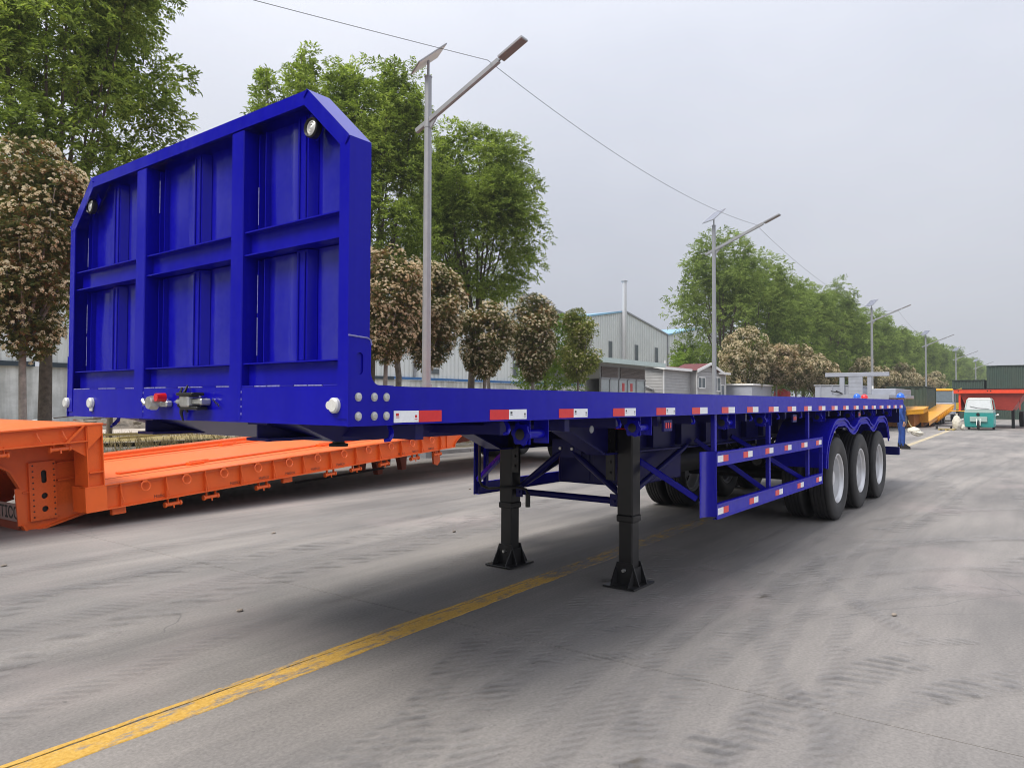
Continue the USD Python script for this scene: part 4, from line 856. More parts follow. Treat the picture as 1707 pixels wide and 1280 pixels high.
for k in range(33):
    a = -41+k*4.8
    MB().box(a+.01, a+4.79, -.06, .2, 0, 2.88).build("wall_panel", M["whitewash"], FH, smooth=False)
for (x, z0, z1) in ((62.0, 5.0, 7.4), (67.5, 5.2, 7.4), (72.2, 5.2, 7.4), (52.1, 3.4, 5.4), (57.3, 3.4, 5.4), (46.5, 3.4, 5.4), (26.5, 4.0, 6.2), (17.0, 4.0, 6.2), (8.0, 4.0, 6.2), (82.0, 5.0, 7.2)):
    f_ = MB().box(x-.36, x+.36, -.075, -.03, z0, z1).build("window", M["galv"], FH, smooth=False)
    MB().box(x-.31, x+.31, -.079, -.073, z0+.06, z1-.06).build("pane", M["window_grey"], f_, smooth=False)
f_ = MB().box(36.6, 37.45, -.075, -.03, 3.34, 3.72).build("window", M["galv"], FH, smooth=False)
MB().box(36.64, 37.41, -.079, -.073, 3.37, 3.69).build("pane", M["window_grey"], f_, smooth=False)
fl = MB().tube([(64.1, -.45, 3.2), (64.1, -.45, 13.5)], .24, 16).build("flue_pipe", M["rim"], FH)
MB().lathe([(0, .22), (.36, .02), (.36, 0), (0, 0)][::-1], (64.1, -.45, 13.5), "z", 16).build("rain_cap", M["galv"], fl)

# ------------------------------------------------------------------ gate booth and site cabin
BT = thing("gate_booth", "flat-roofed glass booth with brown louvre band and red door notices, in front of the hall", "booth", (0, 18, 0))
MB().box(29.3, 36.95, -.75, 4.0, 3.40, 3.56, .02).box(29.25, 37.0, -.8, -.74, 3.36, 3.60).build("canopy", M["canopy"], BT, smooth=False)
for k in range(8):
    z = 2.70+k*.068
    MB().box(31.3, 33.0, -.03, .03, z, z+.056, .005).box(33.25, 36.0, -.03, .03, z, z+.056, .005).build("louvre", M["brown"], BT, smooth=False)
MB().box(31.2, 36.05, .04, 3.9, 2.62, 3.40).build("upper_wall", M["siding"], BT, smooth=False)
for x in (31.2, 32.1, 33.06, 34.0, 35.0, 36.0): MB().box(x-.04, x+.04, -.05, .05, 0, 2.68).build("mullion", M["galv"], BT, smooth=False)
MB().box(31.2, 36.05, -.05, .05, 2.60, 2.69).build("transom", M["galv"], BT, smooth=False)
for a, b_ in ((31.24, 32.06), (32.14, 33.02), (33.1, 33.96), (34.04, 34.96), (35.04, 35.96)): MB().box(a, b_, -.012, .0, .1, 2.6).build("pane", plain_once("pale_glass", (.30, .335, .335), .12, coat=.5), BT, smooth=False)
for x in (33.55, 34.45): MB().box(x-.13, x+.13, -.022, -.014, 2.02, 2.44).build("door_notice", plain_once("faded_red_notice", (.48, .07, .07), .6), BT, smooth=False)
MB().box(31.2, 36.05, .8, .9, 0, 2.62).build("inner_wall", M["siding"], BT, smooth=False)
MB().box(36.0, 36.1, .0, 3.9, 0, 3.4).build("side_wall", M["siding"], BT, smooth=False)
CB = thing("site_cabin", "grey sided cabin with low red roof and white trim beside the booth", "cabin", (0, 18, 0))
def sided(x0_, x1_, y, z0, z1, nm="siding_board", parent=CB, axis="x"):
    h = .17; k = 0; z = z0
    while z < z1-.02:
        zt_ = min(z1, z+h-.006)
        if axis == "x": MB().add([(x0_, y-.022, z), (x1_, y-.022, z), (x1_, y-.006, zt_), (x0_, y-.006, zt_), (x0_, y, z), (x1_, y, z)], [(0, 1, 2), (0, 2, 3), (0, 5, 1), (0, 4, 5)]).build(nm, M["siding"], parent, smooth=False)
        else: MB().add([(y-.022, x1_, z), (y-.022, x0_, z), (y-.006, x0_, zt_), (y-.006, x1_, zt_), (y, x1_, z), (y, x0_, z)], [(0, 1, 2), (0, 2, 3), (0, 5, 1), (0, 4, 5)]).build(nm, M["siding"], parent, smooth=False)
        z += h
MB().box(38.32, 48.2, .0, 2.85, 0, 3.40).build("cabin_body", M["siding"], CB, smooth=False)
sided(38.3, 42.2, 0, .3, 3.40); sided(45.95, 48.2, 0, .3, 3.40); sided(0, 2.85, 38.32, .3, 3.40, axis="y")
MB().box(42.2, 45.95, -.40, .0, 0, 3.40).build("porch_body", M["siding"], CB, smooth=False); sided(42.2, 45.95, -.40, .3, 3.36)
MB().prism([(42.2, 3.38), (45.95, 3.38), (44.08, 3.84)], -.40, .2, "y").build("porch_gable", M["siding"], CB, smooth=False)
MB().prism([(0.0, 3.39), (2.85, 3.39), (1.42, 3.62)], 38.33, 38.5, "x").build("end_gable", M["siding"], CB, smooth=False)
for (y0_, z0_, y1_, z1_) in ((-.22, 3.38, 1.42, 3.66), (3.07, 3.38, 1.42, 3.66)):
    MB().bar((43.2, 0, 0), (43.21, 0, 0), .01, .01) if False else None
    m = MB().add([(38.1, y0_, z0_), (48.55, y0_, z0_), (48.55, y1_, z1_), (38.1, y1_, z1_), (38.1, y0_, z0_+.06), (48.55, y0_, z0_+.06), (48.55, y1_, z1_+.06), (38.1, y1_, z1_+.06)], [(4, 5, 6), (4, 6, 7), (0, 2, 1), (0, 3, 2), (0, 1, 5), (0, 5, 4), (0, 4, 7), (0, 7, 3), (1, 2, 6), (1, 6, 5)])
    m.build("roof_slope", M["roof_red"], CB, smooth=False)
MB().bar((38.06, -.24, 3.40), (38.06, 1.42, 3.70), .03, .16).bar((38.06, 3.09, 3.40), (38.06, 1.42, 3.70), .03, .16).build("end_fascia", M["trim"], CB, smooth=False)
MB().box(38.05, 42.0, -.26, -.23, 3.33, 3.49).box(46.15, 48.6, -.26, -.23, 3.33, 3.49).build("eaves_fascia", M["trim"], CB, smooth=False)
for s in (-1, 1):
    MB().add([(44.08, -.62, 3.93), (44.08+s*2.15, -.62, 3.41), (44.08+s*2.15, 1.2, 3.41), (44.08, 1.2, 3.93)], [(0, 1, 2), (0, 2, 3)] if s < 0 else [(0, 2, 1), (0, 3, 2)]).build("porch_roof", M["roof_red"], CB, smooth=False)
    MB().bar((44.08, -.63, 3.90), (44.08+s*2.18, -.63, 3.37), .04, .17).build("porch_fascia", M["trim"], CB, smooth=False)
for (a, b_, c_, d_) in ((38.28, 38.44, -.05, -.0235), (42.16, 42.28, -.45, -.4235), (48.1, 48.22, -.05, -.0235)): MB().box(a, b_, c_, d_, 0, 3.37).build("corner_trim", M["trim"], CB, smooth=False)
for (x, z0, z1, y) in ((43.0, 2.30, 3.05, -.43), (45.55, 2.15, 3.12, -.43), (47.3, 1.5, 2.66, -.03)):
    wd = .62 if x < 45 else .66
    f_ = MB().box(x-wd, x-wd+.08, y-.03, y, z0, z1).box(x+wd-.08, x+wd, y-.03, y, z0, z1).box(x-wd, x+wd, y-.03, y, z0, z0+.07).box(x-wd, x+wd, y-.03, y, z1-.07, z1).box(x-.03, x+.03, y-.025, y, z0, z1).build("window", M["trim"], CB, smooth=False)
    MB().box(x-wd+.05, x+wd-.05, y-.012, y-.004, z0+.03, z1-.03).build("pane", M["window_grey"], f_, smooth=False)
MB().tube([(38.24, .6, 1.9), (38.2, .55, 2.2), (38.2, 1.9, 2.72), (38.24, 2.0, 2.7)], .05, 8).build("duct", M["galv"], CB)
MB().tube([(41.2, 1.2, 3.8), (41.2, 1.2, 4.02)], .04, 8).build("roof_vent", M["trim"], CB)

# ------------------------------------------------------------------ trees
def leaves(P0, Dr, Sd, ln, wd, fold=.25):
    """diamond leaflets: base, two side points, tip"""
    n = len(P0); N = np.cross(Dr, Sd)
    mid = P0 + Dr*(ln*.45)[:, None]
    V = np.stack([P0, mid+Sd*(wd*.5)[:, None]+N*(wd*fold)[:, None], P0+Dr*ln[:, None]-N*(ln*.08)[:, None], mid-Sd*(wd*.5)[:, None]+N*(wd*fold)[:, None]], 1).reshape(-1, 3)
    b = np.arange(n)*4
    return V, np.concatenate([np.stack([b, b+1, b+2], 1), np.stack([b, b+2, b+3], 1)])
def unit(v): return v/np.maximum(np.linalg.norm(v, axis=-1, keepdims=True), 1e-9)
def sprays(rng, C, out, nl, ln, wd, rach):
    """each spray: a short drooping twig with paired leaflets"""
    n = len(C); t = (np.arange(nl)//2+1)/(nl/2+.5)
    d = unit(out + rng.normal(0, .45, (n, 3)) + [0, 0, .10])
    side = unit(np.cross(d, rng.normal(0, 1, (n, 3))+[0, 0, 2.0]))
    base = C[:, None]+d[:, None]*(t*rach)[None, :, None] - np.array([0, 0, 1])*(t**2*rach*.25)[None, :, None]
    sg = np.where(np.arange(nl) % 2 == 0, 1.0, -1.0)[None, :, None]
    dr = unit(d[:, None]*.55 + side[:, None]*sg*.75 + rng.normal(0, .22, (n, nl, 3)) - [0, 0, .25])
    sd = unit(np.cross(unit(out[:, None]*.75+rng.normal(0, .33, (n, nl, 3))+[0, 0, .75]), dr))
    m = n*nl; k = rng.uniform(.75, 1.2, m)
    return leaves(base.reshape(m, 3), dr.reshape(m, 3), sd.reshape(m, 3), ln*k, wd*k)
def tree(name, label, cat, loc, seed, H=14.0, base=4.5, R=3.0, nclump=150, nspray=62, nl=8, ln=.125, wd=.046, mat=None, trunk_r=.16, fork=3.6, s=None, rz=0, lean=(0, 0), leaders=11, group=None, bark="bark", tri=True):
    rng = np.random.default_rng(seed); T_ = thing(name, label, cat, loc, rz, 0, s, group)
    # limbs: a fork into rising leaders, each ending in a feathery top
    tr = MB(); f0 = np.array([lean[0]*fork, lean[1]*fork, fork])
    tr.tube([(0, 0, -.3), (0, 0, .1), f0*[.4, .4, .35], f0*[.8, .8, .75], f0], [trunk_r*1.35, trunk_r*1.1, trunk_r, trunk_r*.92, trunk_r*.85], 10)
    tips, C, rad = [], [], []
    for k in range(leaders):
        a = k*2.399+rng.uniform(-.3, .3); rr = R*(.18+.62*math.sqrt((k+.5)/leaders))
        tip = np.array([rr*math.cos(a), rr*math.sin(a), H*(1-.30*(rr/R)**1.8)*rng.uniform(.94, 1.03)]); 
        mid = f0*.45+tip*.55; mid[:2] *= 1.05; mid[2] -= .6
        q = f0*.85+tip*.15 + [rng.normal(0, .1), rng.normal(0, .1), 0]
        tr.tube([f0*[1, 1, .93], q, mid, tip], [trunk_r*.55, trunk_r*.42, trunk_r*.22, .012], 6)
        for t in np.linspace(0, 1, 8):
            hh = tip[2]-t*3.0; w = .13+.60*t**.9
            C.append([tip[0]*(1-.1*t)+rng.normal(0, .10), tip[1]*(1-.1*t)+rng.normal(0, .10), hh-.25]); rad.append((w, w, w*1.2))
        for j in range(5):
            st = q+(mid-q)*rng.uniform(.1, 1); a2 = rng.uniform(0, 2*math.pi); r2 = rng.uniform(.5, 1.0)*R*.62
            e = st+[r2*math.cos(a2), r2*math.sin(a2), rng.uniform(.3, 1.6)]
            tr.tube([st, (st+e)/2+[0, 0, .15], e], [trunk_r*.16, trunk_r*.10, .008], 5)
    prof = lambda z: np.interp((z-base)/(H-base), [0, .12, .35, .6, .82, 1.0], [.50, .84, 1.0, .95, .66, .22])
    while len(C) < nclump:
        z = rng.uniform(base, H*.93); r = R*prof(z)*rng.uniform(.30, 1)**.33*rng.uniform(.84, 1.02); a = rng.uniform(0, 2*math.pi)
        C.append([r*math.cos(a)+lean[0]*fork, r*math.sin(a)+lean[1]*fork, z]); w = rng.uniform(.45, .95)*R/3.2; rad.append((w, w, w*rng.uniform(.5, .8)))
    C = np.array(C); rad = np.array(rad); n = len(C)*nspray
    dirs = unit(rng.normal(0, 1, (len(C), nspray, 3))+[0, 0, .35]); rr = rng.uniform(.55, 1.0, (len(C), nspray, 1))
    pts = C[:, None]+dirs*rr*rad[:, None]
    axis = np.stack([pts[..., 0]-lean[0]*fork, pts[..., 1]-lean[1]*fork, (pts[..., 2]-H*.5)*.25], -1)
    out = unit(dirs*.9+unit(axis)*.55)
    keep = rng.uniform(0, 1, (len(C), nspray)) < np.clip(rad[:, :1]*1.6, .25, 1)
    V, F = sprays(rng, pts[keep], out[keep], nl, ln, wd, ln*2.0)
    tr.build("trunk", M[bark], T_, smooth=50)
    MB().add(V, F).build("crown", mat or M["leaf"], T_, smooth=False)
    return T_
tree("ash_tree", "large leafy green tree filling the upper left corner of the picture", "tree", (7.3, 20.0, .1), 11, H=15.5, base=3.6, R=3.1, nclump=270, nspray=58, ln=.145, wd=.058, trunk_r=.15, fork=3.0, leaders=13)
tree("ash_tree", "leafy green tree rising directly behind the middle of the blue headboard", "tree", (14.7, 20.6, .1), 12, H=13.9, base=3.6, R=1.8, nclump=110, nspray=58, ln=.145, wd=.058, trunk_r=.13, leaders=9)
tree("ash_tree", "tall leafy green tree between the blue headboard and the nearest lamp pole", "tree", (17.9, 20.0, .1), 13, H=14.6, base=3.3, R=2.6, nclump=220, nspray=58, ln=.145, wd=.058, trunk_r=.14, leaders=13, lean=(.03, 0))
tree("ash_tree", "rounded green tree with a forked trunk right of the nearest lamp pole", "tree", (23.5, 20.0, .1), 14, H=13.6, base=5.8, R=2.9, nclump=230, nspray=58, ln=.145, wd=.058, trunk_r=.15, leaders=13, fork=4.2, lean=(.06, 0))
tree("young_tree", "small pale green tree standing behind the cabin roof", "tree", (52.6, 22.0, .1), 21, H=6.2, base=1.6, R=1.9, nclump=90, nspray=40, ln=.2, wd=.085, nl=6, mat=M["leaf_lime"], trunk_r=.08, fork=1.6, leaders=7)
tree("young_tree", "lime green sapling top showing above the flowering trees under the roof slope", "tree", (27.2, 18.6, .1), 22, H=6.1, base=3.6, R=1.6, nclump=60, nspray=40, ln=.16, wd=.06, nl=6, mat=M["leaf_lime"], trunk_r=.05, fork=3.0, leaders=6)
rowA = tree("row_tree", "first and nearest tree of the long green row right of the second lamp", "tree", (54.2, 20.5, .1), 31, H=14.8, base=2.8, R=3.8, nclump=170, nspray=32, nl=6, ln=.24, wd=.10, mat=M["leaf_far"], trunk_r=.17, leaders=10)
rowB = tree("row_tree", "second tree of the long green row, just right of the second lamp", "tree", (61.0, 20.3, .1), 32, H=14.4, base=2.6, R=4.0, nclump=160, nspray=31, nl=6, ln=.25, wd=.105, mat=M["leaf_far"], trunk_r=.17, leaders=10)
rowC = tree("row_tree", "third tree of the long green row, above the flowering trees", "tree", (68.0, 20.6, .1), 33, H=14.0, base=2.6, R=4.1, nclump=150, nspray=30, nl=6, ln=.27, wd=.115, mat=M["leaf_far"], trunk_r=.17, leaders=9)
for x_ in (-1.5, -9.5, -17.5): copy_of(rowA, "unseen green tree added past the left edge for the headboard to reflect", "tree", (x_, 20.2, .1), x_*37, .98, "added trees left of the frame")  # unseen copies continuing the row, added as a dark reflection for the headboard
random.seed(8)
x = 75.2; k = 0; src = [rowB, rowC, rowA]
while x < 400:
    ords = ("fourth", "fifth", "sixth", "seventh", "eighth")
    lab = "%s tree of the long green row, counted from its near end" % ords[k] if k < 5 else "far green tree in the receding row beyond the fourth street lamp"
    copy_of(src[k % 3], lab, "tree", (x, 20.4+random.uniform(-.6, .6), .1), random.uniform(0, 360), random.uniform(.93, 1.08), None if k < 5 else "row trees beyond the fourth lamp")
    x += 7.2+random.uniform(-.7, .9); k += 1

def photinia(label, loc, seed, H, base, R, near=True, mat=None, fl=None, nclump=75, two=False, flowers=1.0, leaf=.105, s=None, trunk=.075, peak=.62):
    rng = np.random.default_rng(seed); T_ = thing("photinia_tree", label, "flowering tree", loc, 0, 0, s)
    tr = MB(); lx = rng.normal(0, .05)
    tr.tube([(0, 0, -.3), (0, 0, .05), (lx*.5, .02, base*.6), (lx, 0, base+.2)], [trunk*1.2, trunk, trunk*.9, trunk*.8], 9)
    for k in range(9):
        a = k*2.4; e = np.array([R*.7*math.cos(a), R*.7*math.sin(a), base+(H-base)*rng.uniform(.35, .85)])
        tr.tube([(lx, 0, base), (e[0]*.4, e[1]*.4, base*.6+e[2]*.4), e], [trunk*.5, trunk*.35, .008], 6)
    prof = (lambda z: np.interp((z-base)/(H-base), [0, .2, peak, .85, 1], [.16, .62, 1.0, .72, .18])) if not two else (lambda z: np.interp((z-base)/(H-base), [0, .2, .38, .52, .72, .9, 1], [.2, .9, 1.0, .22, .85, .55, .12]))
    C, rad = [], []
    while len(C) < nclump:
        z = rng.uniform(base+.1, H-.12); rz_ = R*prof(z); w = min(rng.uniform(.26, .46), rz_*.62+.1); a = rng.uniform(0, 2*math.pi); r = max(0, rz_-w*.75)*rng.uniform(.15, 1)**.3
        C.append([r*math.cos(a), r*math.sin(a), z]); rad.append(w)
    C = np.array(C); rad = np.array(rad); ns = 46 if near else 26
    d = unit(rng.normal(0, 1, (nclump, ns, 3))); pts = C[:, None]+d*rng.uniform(.6, 1, (nclump, ns, 1))*rad[:, None, None]*[1, 1, .85]
    V, F = sprays(rng, pts.reshape(-1, 3), unit(d*.8+[0, 0, .45]).reshape(-1, 3), 7 if near else 5, leaf, leaf*.36, leaf*1.1)
    tr.build("trunk", M["bark_pale"], T_, smooth=50)
    MB().add(V, F).build("crown", mat or M["leaf_photinia"], T_, smooth=False)
    # flat flower heads of many small lobes, on the outer and upper side of the clumps
    nf = int(nclump*25*flowers*(1 if near else 1.5)); ci = rng.integers(0, nclump, nf); fd = unit(rng.normal(0, 1, (nf, 3))+[0, 0, .5]); fd = unit(fd+unit(C[ci]*[1, 1, 0])*.9)
    fp = C[ci]+fd*(rad[ci]*[1.0])[:, None]*1.02
    outer_ = np.linalg.norm(fp[:, :2], axis=1) > R*.28*np.array([prof(z) for z in fp[:, 2]])
    fp, fd = fp[outer_], unit(fd[outer_]+[0, 0, .75]); nf = len(fp); m = 9 if near else 7
    uu = unit(np.cross(fd, rng.normal(0, 1, (nf, 3)))); vv = np.cross(fd, uu)
    hr = rng.uniform(.028, .052, nf)*(1 if near else 1.25); k = np.arange(m); rr = np.sqrt((k+.5)/m); an = k*2.4
    q = fp[:, None]+(uu[:, None]*(rr*np.cos(an))[None, :, None]+vv[:, None]*(rr*np.sin(an))[None, :, None])*hr[:, None, None]+fd[:, None]*(.75*(1-rr**2))[None, :, None]*hr[:, None, None]
    nrm = unit(fd[:, None]*.7+(uu[:, None]*np.cos(an)[None, :, None]+vv[:, None]*np.sin(an)[None, :, None])*rr[None, :, None]*.9+rng.normal(0, .35, (nf, m, 3))); a_ = unit(np.cross(nrm, rng.normal(0, 1, (nf, m, 3)))); sz = (hr[:, None]*rng.uniform(.30, .5, (nf, m)))
    qm, am, bm, sm = q.reshape(-1, 3), a_.reshape(-1, 3), np.cross(nrm, a_).reshape(-1, 3), sz.reshape(-1, 1)
    V = np.stack([qm-am*sm, qm+bm*sm, qm+am*sm, qm-bm*sm], 1).reshape(-1, 3); b = np.arange(len(qm))*4
    MB().add(V, np.concatenate([np.stack([b, b+1, b+2], 1), np.stack([b, b+2, b+3], 1)])).build("flower_heads", fl or M["flower"], T_, smooth=False)
    return T_
p0 = photinia("cream-flowering small tree at the far left edge above the orange gooseneck", (5.35, 15.6, .1), 41, 6.15, 2.25, 1.38, nclump=95)
photinia("tan-flowering small tree half hidden behind the blue headboard's right edge", (14.75, 15.8, .1), 42, 5.75, 2.6, 1.45, fl=M["flower_tan"], nclump=90, flowers=1.3)
photinia("flowering small tree standing behind the nearest lamp pole", (16.75, 16.0, .1), 43, 5.65, 2.5, 1.35, nclump=95)
photinia("reddish-brown flowering small tree in front of the forked-trunk tree", (19.6, 16.0, .1), 44, 4.75, 2.3, 1.15, nclump=85, flowers=.75)
photinia("dark brown-green flowering small tree below the grey gable slope", (22.6, 16.0, .1), 45, 5.35, 2.25, 1.12, nclump=85, flowers=.7)
photinia("small two-tiered yellow-green flowering tree left of the booth", (25.9, 16.0, .1), 46, 5.15, 2.25, 1.02, mat=M["leaf_photinia_green"], nclump=65, two=True, flowers=.22, trunk=.06)
q0 = photinia("big cream-flowering small tree right of the cabin, tallest of its group", (50.6, 17.4, .1), 47, 6.5, 1.9, 2.05, near=False, nclump=130, leaf=.15, peak=.5, flowers=1.0)
q1 = photinia("tan-flowering small tree in front of the yellow machine", (53.0, 16.0, .1), 48, 5.4, 2.75, 1.75, near=False, nclump=110, leaf=.16, fl=M["flower_tan"], peak=.5)
q2 = photinia("cream-flowering small tree right of the yellow machine", (57.5, 15.9, .1), 49, 5.7, 2.55, 1.9, near=False, nclump=110, leaf=.16, peak=.5)
random.seed(3)
for i, (x, lab) in enumerate([(62.5, "flowering small tree behind the left end of the grey trailer"), (67.0, "flowering small tree just left of the grey steel frame"), (82.0, "low flowering small tree seen through the grey steel frame"), (90.0, "flowering small tree right of the grey steel frame, below the third lamp"), (98.0, "pale flowering small tree above the two blue helmets"), (106.0, "far flowering small tree left of the dark container"), (115.0, "far flowering small tree above the dark container"), (126.0, "far flowering small tree above the yellow truck cab"), (138.0, "farthest flowering small tree left of the green containers")]):
    copy_of([q2, q1, q0][i % 3], lab, "flowering tree", (x, 16+random.uniform(-.3, .3), .1), random.uniform(0, 360), random.uniform(.88, 1.02))
# bare trunks and posts among the trees
def post(label, x, y, h, r, mat, cat="tree trunk"):
    rng = np.random.default_rng(int(x*10)); pts = [(rng.normal(0, .02)*k, rng.normal(0, .02)*k, -.2+k*h/6) for k in range(7)]
    t = thing("bare_trunk", label, cat, (x, y, .1)); MB().tube(pts, np.linspace(r*1.15, r*.8, 7), 10).build("trunk", M[mat], t, smooth=50)
post("slim dark trunk standing alone under the blue bolster, beside the gooseneck's end", 11.3, 25.6, 6, .085, "bark")
post("slim pale trunk behind the flowering trees, left of the nearest lamp pole", 19.6, 20.2, 5, .12, "bark_pale")
post("thin pale trunk between the two reddish flowering trees", 25.6, 20.6, 5, .08, "bark_pale")

# ------------------------------------------------------------------ rubble, rails and weeds beyond the lowbed
random.seed(12); rng = np.random.default_rng(12)
def chunk(c_, r, seed, sq=(1, 1, .7)):
    m = trimesh.creation.icosphere(subdivisions=2, radius=r); v = np.array(m.vertices)*sq; v *= (.65+.7*meshkit.noise(v/r*1.3+seed*5.1))[:, None]
    return v+np.array(c_), m.faces
RP = thing("rubble_heap", "low heap of broken concrete and scrap boards beyond the lowbed's deck", "rubble heap", (16.5, 32.6, .1))
hm = MB(); V = []; F = []; nx, ny = 40, 10
for i in range(nx):
    for j in range(ny):
        X_, Y_ = -6+i*.4, -1.0+j*.3; e = math.sin(math.pi*i/(nx-1))**.5*math.sin(math.pi*j/(ny-1))
        V.append((X_, Y_, .75*e*(.5+meshkit.noise(np.array([[X_*.9, Y_*.9, 1.3]]))[0])-.05))
for i in range(nx-1):
    for j in range(ny-1): a = i*ny+j; F += [(a, a+ny, a+ny+1), (a, a+ny+1, a+1)]
hm.add(V, F).build("heap", M["rubble"], RP, smooth=60)
for k in range(46):
    MB().add(*chunk((rng.uniform(-5.5, 8.5), rng.uniform(-1.2, .6), rng.uniform(.1, .6)), rng.uniform(.10, .28), k)).build("chunk", M["rubble"] if k % 3 else M["whitewash"], RP, smooth=False)
for k in range(18):
    p = np.array([rng.uniform(-5, 8), rng.uniform(-1.3, .6), rng.uniform(.15, .7)]); a = rng.uniform(-.5, .5)
    MB().bar(p, p+[1.6*math.cos(a), .6*math.sin(a), rng.uniform(-.15, .2)], .14, .035).build("board", M["bark"] if k % 2 else M["orange_rust"], RP, smooth=False)
tag(MB().bar((10.2, 24.6, .34), (17.5, 23.2, .30), .10, .06).bar((10.5, 23.2, .28), (16.0, 25.6, .36), .09, .06).add([(9.6, 22.0, .24), (13.5, 21.4, .24), (13.8, 23.6, .26), (9.8, 24.2, .26)], [(0, 1, 2), (0, 2, 3)]).build("yellow_tarpaulin", M["tarp"], smooth=False), "crumpled yellow tarpaulin and poles lying beyond the orange deck", "tarpaulin")
n = 9000; gx_ = rng.uniform(6, 30, n); gy_ = rng.uniform(14.2, 26.5, n); cl = meshkit.noise(np.stack([gx_*.7, gy_*.7, gx_*0], 1)); kp = cl > .48; gx_, gy_ = gx_[kp], gy_[kp]; n = len(gx_)
dr = unit(np.stack([rng.normal(0, .35, n), rng.normal(0, .35, n), np.ones(n)], 1)); sd = unit(np.cross(dr, rng.normal(0, 1, (n, 3)))); 
V, F = leaves(np.stack([gx_, gy_, np.full(n, .12)], 1), dr, sd, rng.uniform(.12, .42, n), np.full(n, .014))
tag(MB().add(V, F).build("dry_grass", M["straw"], smooth=False), "dry straw-coloured grass on the verge", "grass", kind="stuff")
def twiggy(label, loc, seed, h):
    rng = np.random.default_rng(seed); t = thing("dry_shrub", label, "shrub", loc); m = MB()
    for k in range(38):
        a, b_ = rng.uniform(0, 6.28), rng.uniform(.1, .55)*h; e = np.array([b_*math.cos(a), b_*math.sin(a), h*rng.uniform(.5, 1)])
        m.tube([(0, 0, 0), e*[.3, .3, .5], e], [.012, .008, .003], 4)
    m.build("twigs", M["straw"], t); return t
twiggy("dry leafless shrub beside the pale path beyond the orange deck", (17.2, 26.8, .2), 1, .95)
twiggy("small bare shrub at the left of the pale path", (13.6, 26.5, .2), 2, .6)

# ------------------------------------------------------------------ vehicles and stacks at the far end of the yard
def trailer_wheels(t, us, vs, R=.48, rim=None):
    for u in us:
        for v, o in vs: wheel(t, u, v, o, R, .26, rim or M["galv"])
GT = thing("grey_trailer", "grey primer-painted trailer with a T-shaped steel frame beyond the flatbed's rear", "trailer", (41.0, 6.75, 0), 1.0)
GP = M["grey_primer"]
MB().box(0, 9.5, .0, 3.05, 1.72, 1.90, .02).build("deck", GP, GT, smooth=False)
MB().box(-.02, .0, .0, 3.05, 1.3, 1.90).build("front_panel", GP, GT, smooth=False)
MB().box(-.05, .10, -.02, 3.05, 2.84, 3.05, .015).build("top_beam", GP, GT, smooth=False)
MB().box(-.03, .06, 1.22, 1.90, 1.90, 2.84, .01).build("centre_panel", GP, GT, smooth=False)
for z in (2.1, 2.3, 2.5, 2.7): MB().box(-.036, -.03, 1.24, 1.88, z, z+.008).build("panel_seam", M["galv"], GT, smooth=False)
for (a, b_) in ((2.10, 2.34), (.80, 1.0)): MB().box(-.02, .08, a, b_, 1.90, 2.84, .01).build("post", GP, GT, smooth=False)
MB().box(.1, 5.0, 1.85, 3.6, 1.72, 2.36, .02).build("side_box", GP, GT, smooth=False)
MB().box(.06, 5.1, 1.80, 3.66, 2.36, 2.43, .01).build("box_rim", M["galv"], GT, smooth=False)
for y_ in (2.1, 2.7, 3.3): MB().box(.06, .1, y_, y_+.05, 1.72, 2.36).build("box_rib", GP, GT, smooth=False)
MB().box(3.0, 9.0, .1, 1.4, 1.90, 2.26, .02).build("crate_row", GP, GT, smooth=False)
MB().box(.02, .1, .72, 1.0, 2.18, 2.34, .01).build("lamp_box", M["trim"], GT, smooth=False)
MB().tube([(-.05, 2.75, 2.08), (-.12, 2.45, 2.02), (-.05, 2.2, 1.95), (-.1, 2.5, 2.1)], .03, 7).build("air_hose", M["black"], GT)
for b_ in (.9, 2.1): MB().box(0, 9.4, b_-.08, b_+.08, 1.1, 1.72).build("main_beam", GP, GT, smooth=False)
trailer_wheels(GT, (6.2, 7.5, 8.8), ((.14, -1), (2.9, 1)), .5)
for b_ in (.7, 2.3): MB().box(1.4, 1.56, b_-.08, b_+.08, 0.0, 1.3, .01).build("landing_leg", M["black"], GT, smooth=False)
YM = thing("yellow_machine", "bright yellow machine body seen through the trunks of the flowering trees", "machine", (57.2, 19.0, 0))
YB = M["yellow_bright"]
MB().box(0, 4.0, 0, 2.2, .9, 2.75, .06).build("body", YB, YM, smooth=False)
for x_ in (.4, 1.3, 2.2, 3.1): MB().box(x_, x_+.5, -.01, 0.0, 1.9, 2.5, .003).build("side_panel", M["window_grey"] if x_ == 1.3 else YB, YM, smooth=False)
trailer_wheels(YM, (.7, 3.3), ((.15, -1), (2.05, 1)), .48)
RD = thing("red_tank", "red steel tank on legs right of the yellow machine", "tank", (62.8, 18.5, 0))
MB().lathe([(0, 2.62), (.3, 2.58), (.62, 2.4), (.68, 2.2), (.68, .7), (.5, .5), (0, .45)], (0, 0, 0), "z", 28).build("tank", M["helmet_red"], RD)
for k in range(3): MB().tube([(.55*math.cos(k*2.1), .55*math.sin(k*2.1), .12), (.55*math.cos(k*2.1), .55*math.sin(k*2.1), .75)], .05, 8).build("leg", M["maroon"], RD)
SB = thing("low_shed", "low grey shed with pale flat roof right of the cabin", "shed", (48.9, 16.4, 0))
MB().box(0, 4.2, 0, 2.6, .1, 2.62).build("wall", M["grey_primer"], SB, smooth=False); MB().box(-.1, 4.3, -.12, 2.7, 2.62, 2.74, .01).build("roof", M["trim"], SB, smooth=False)
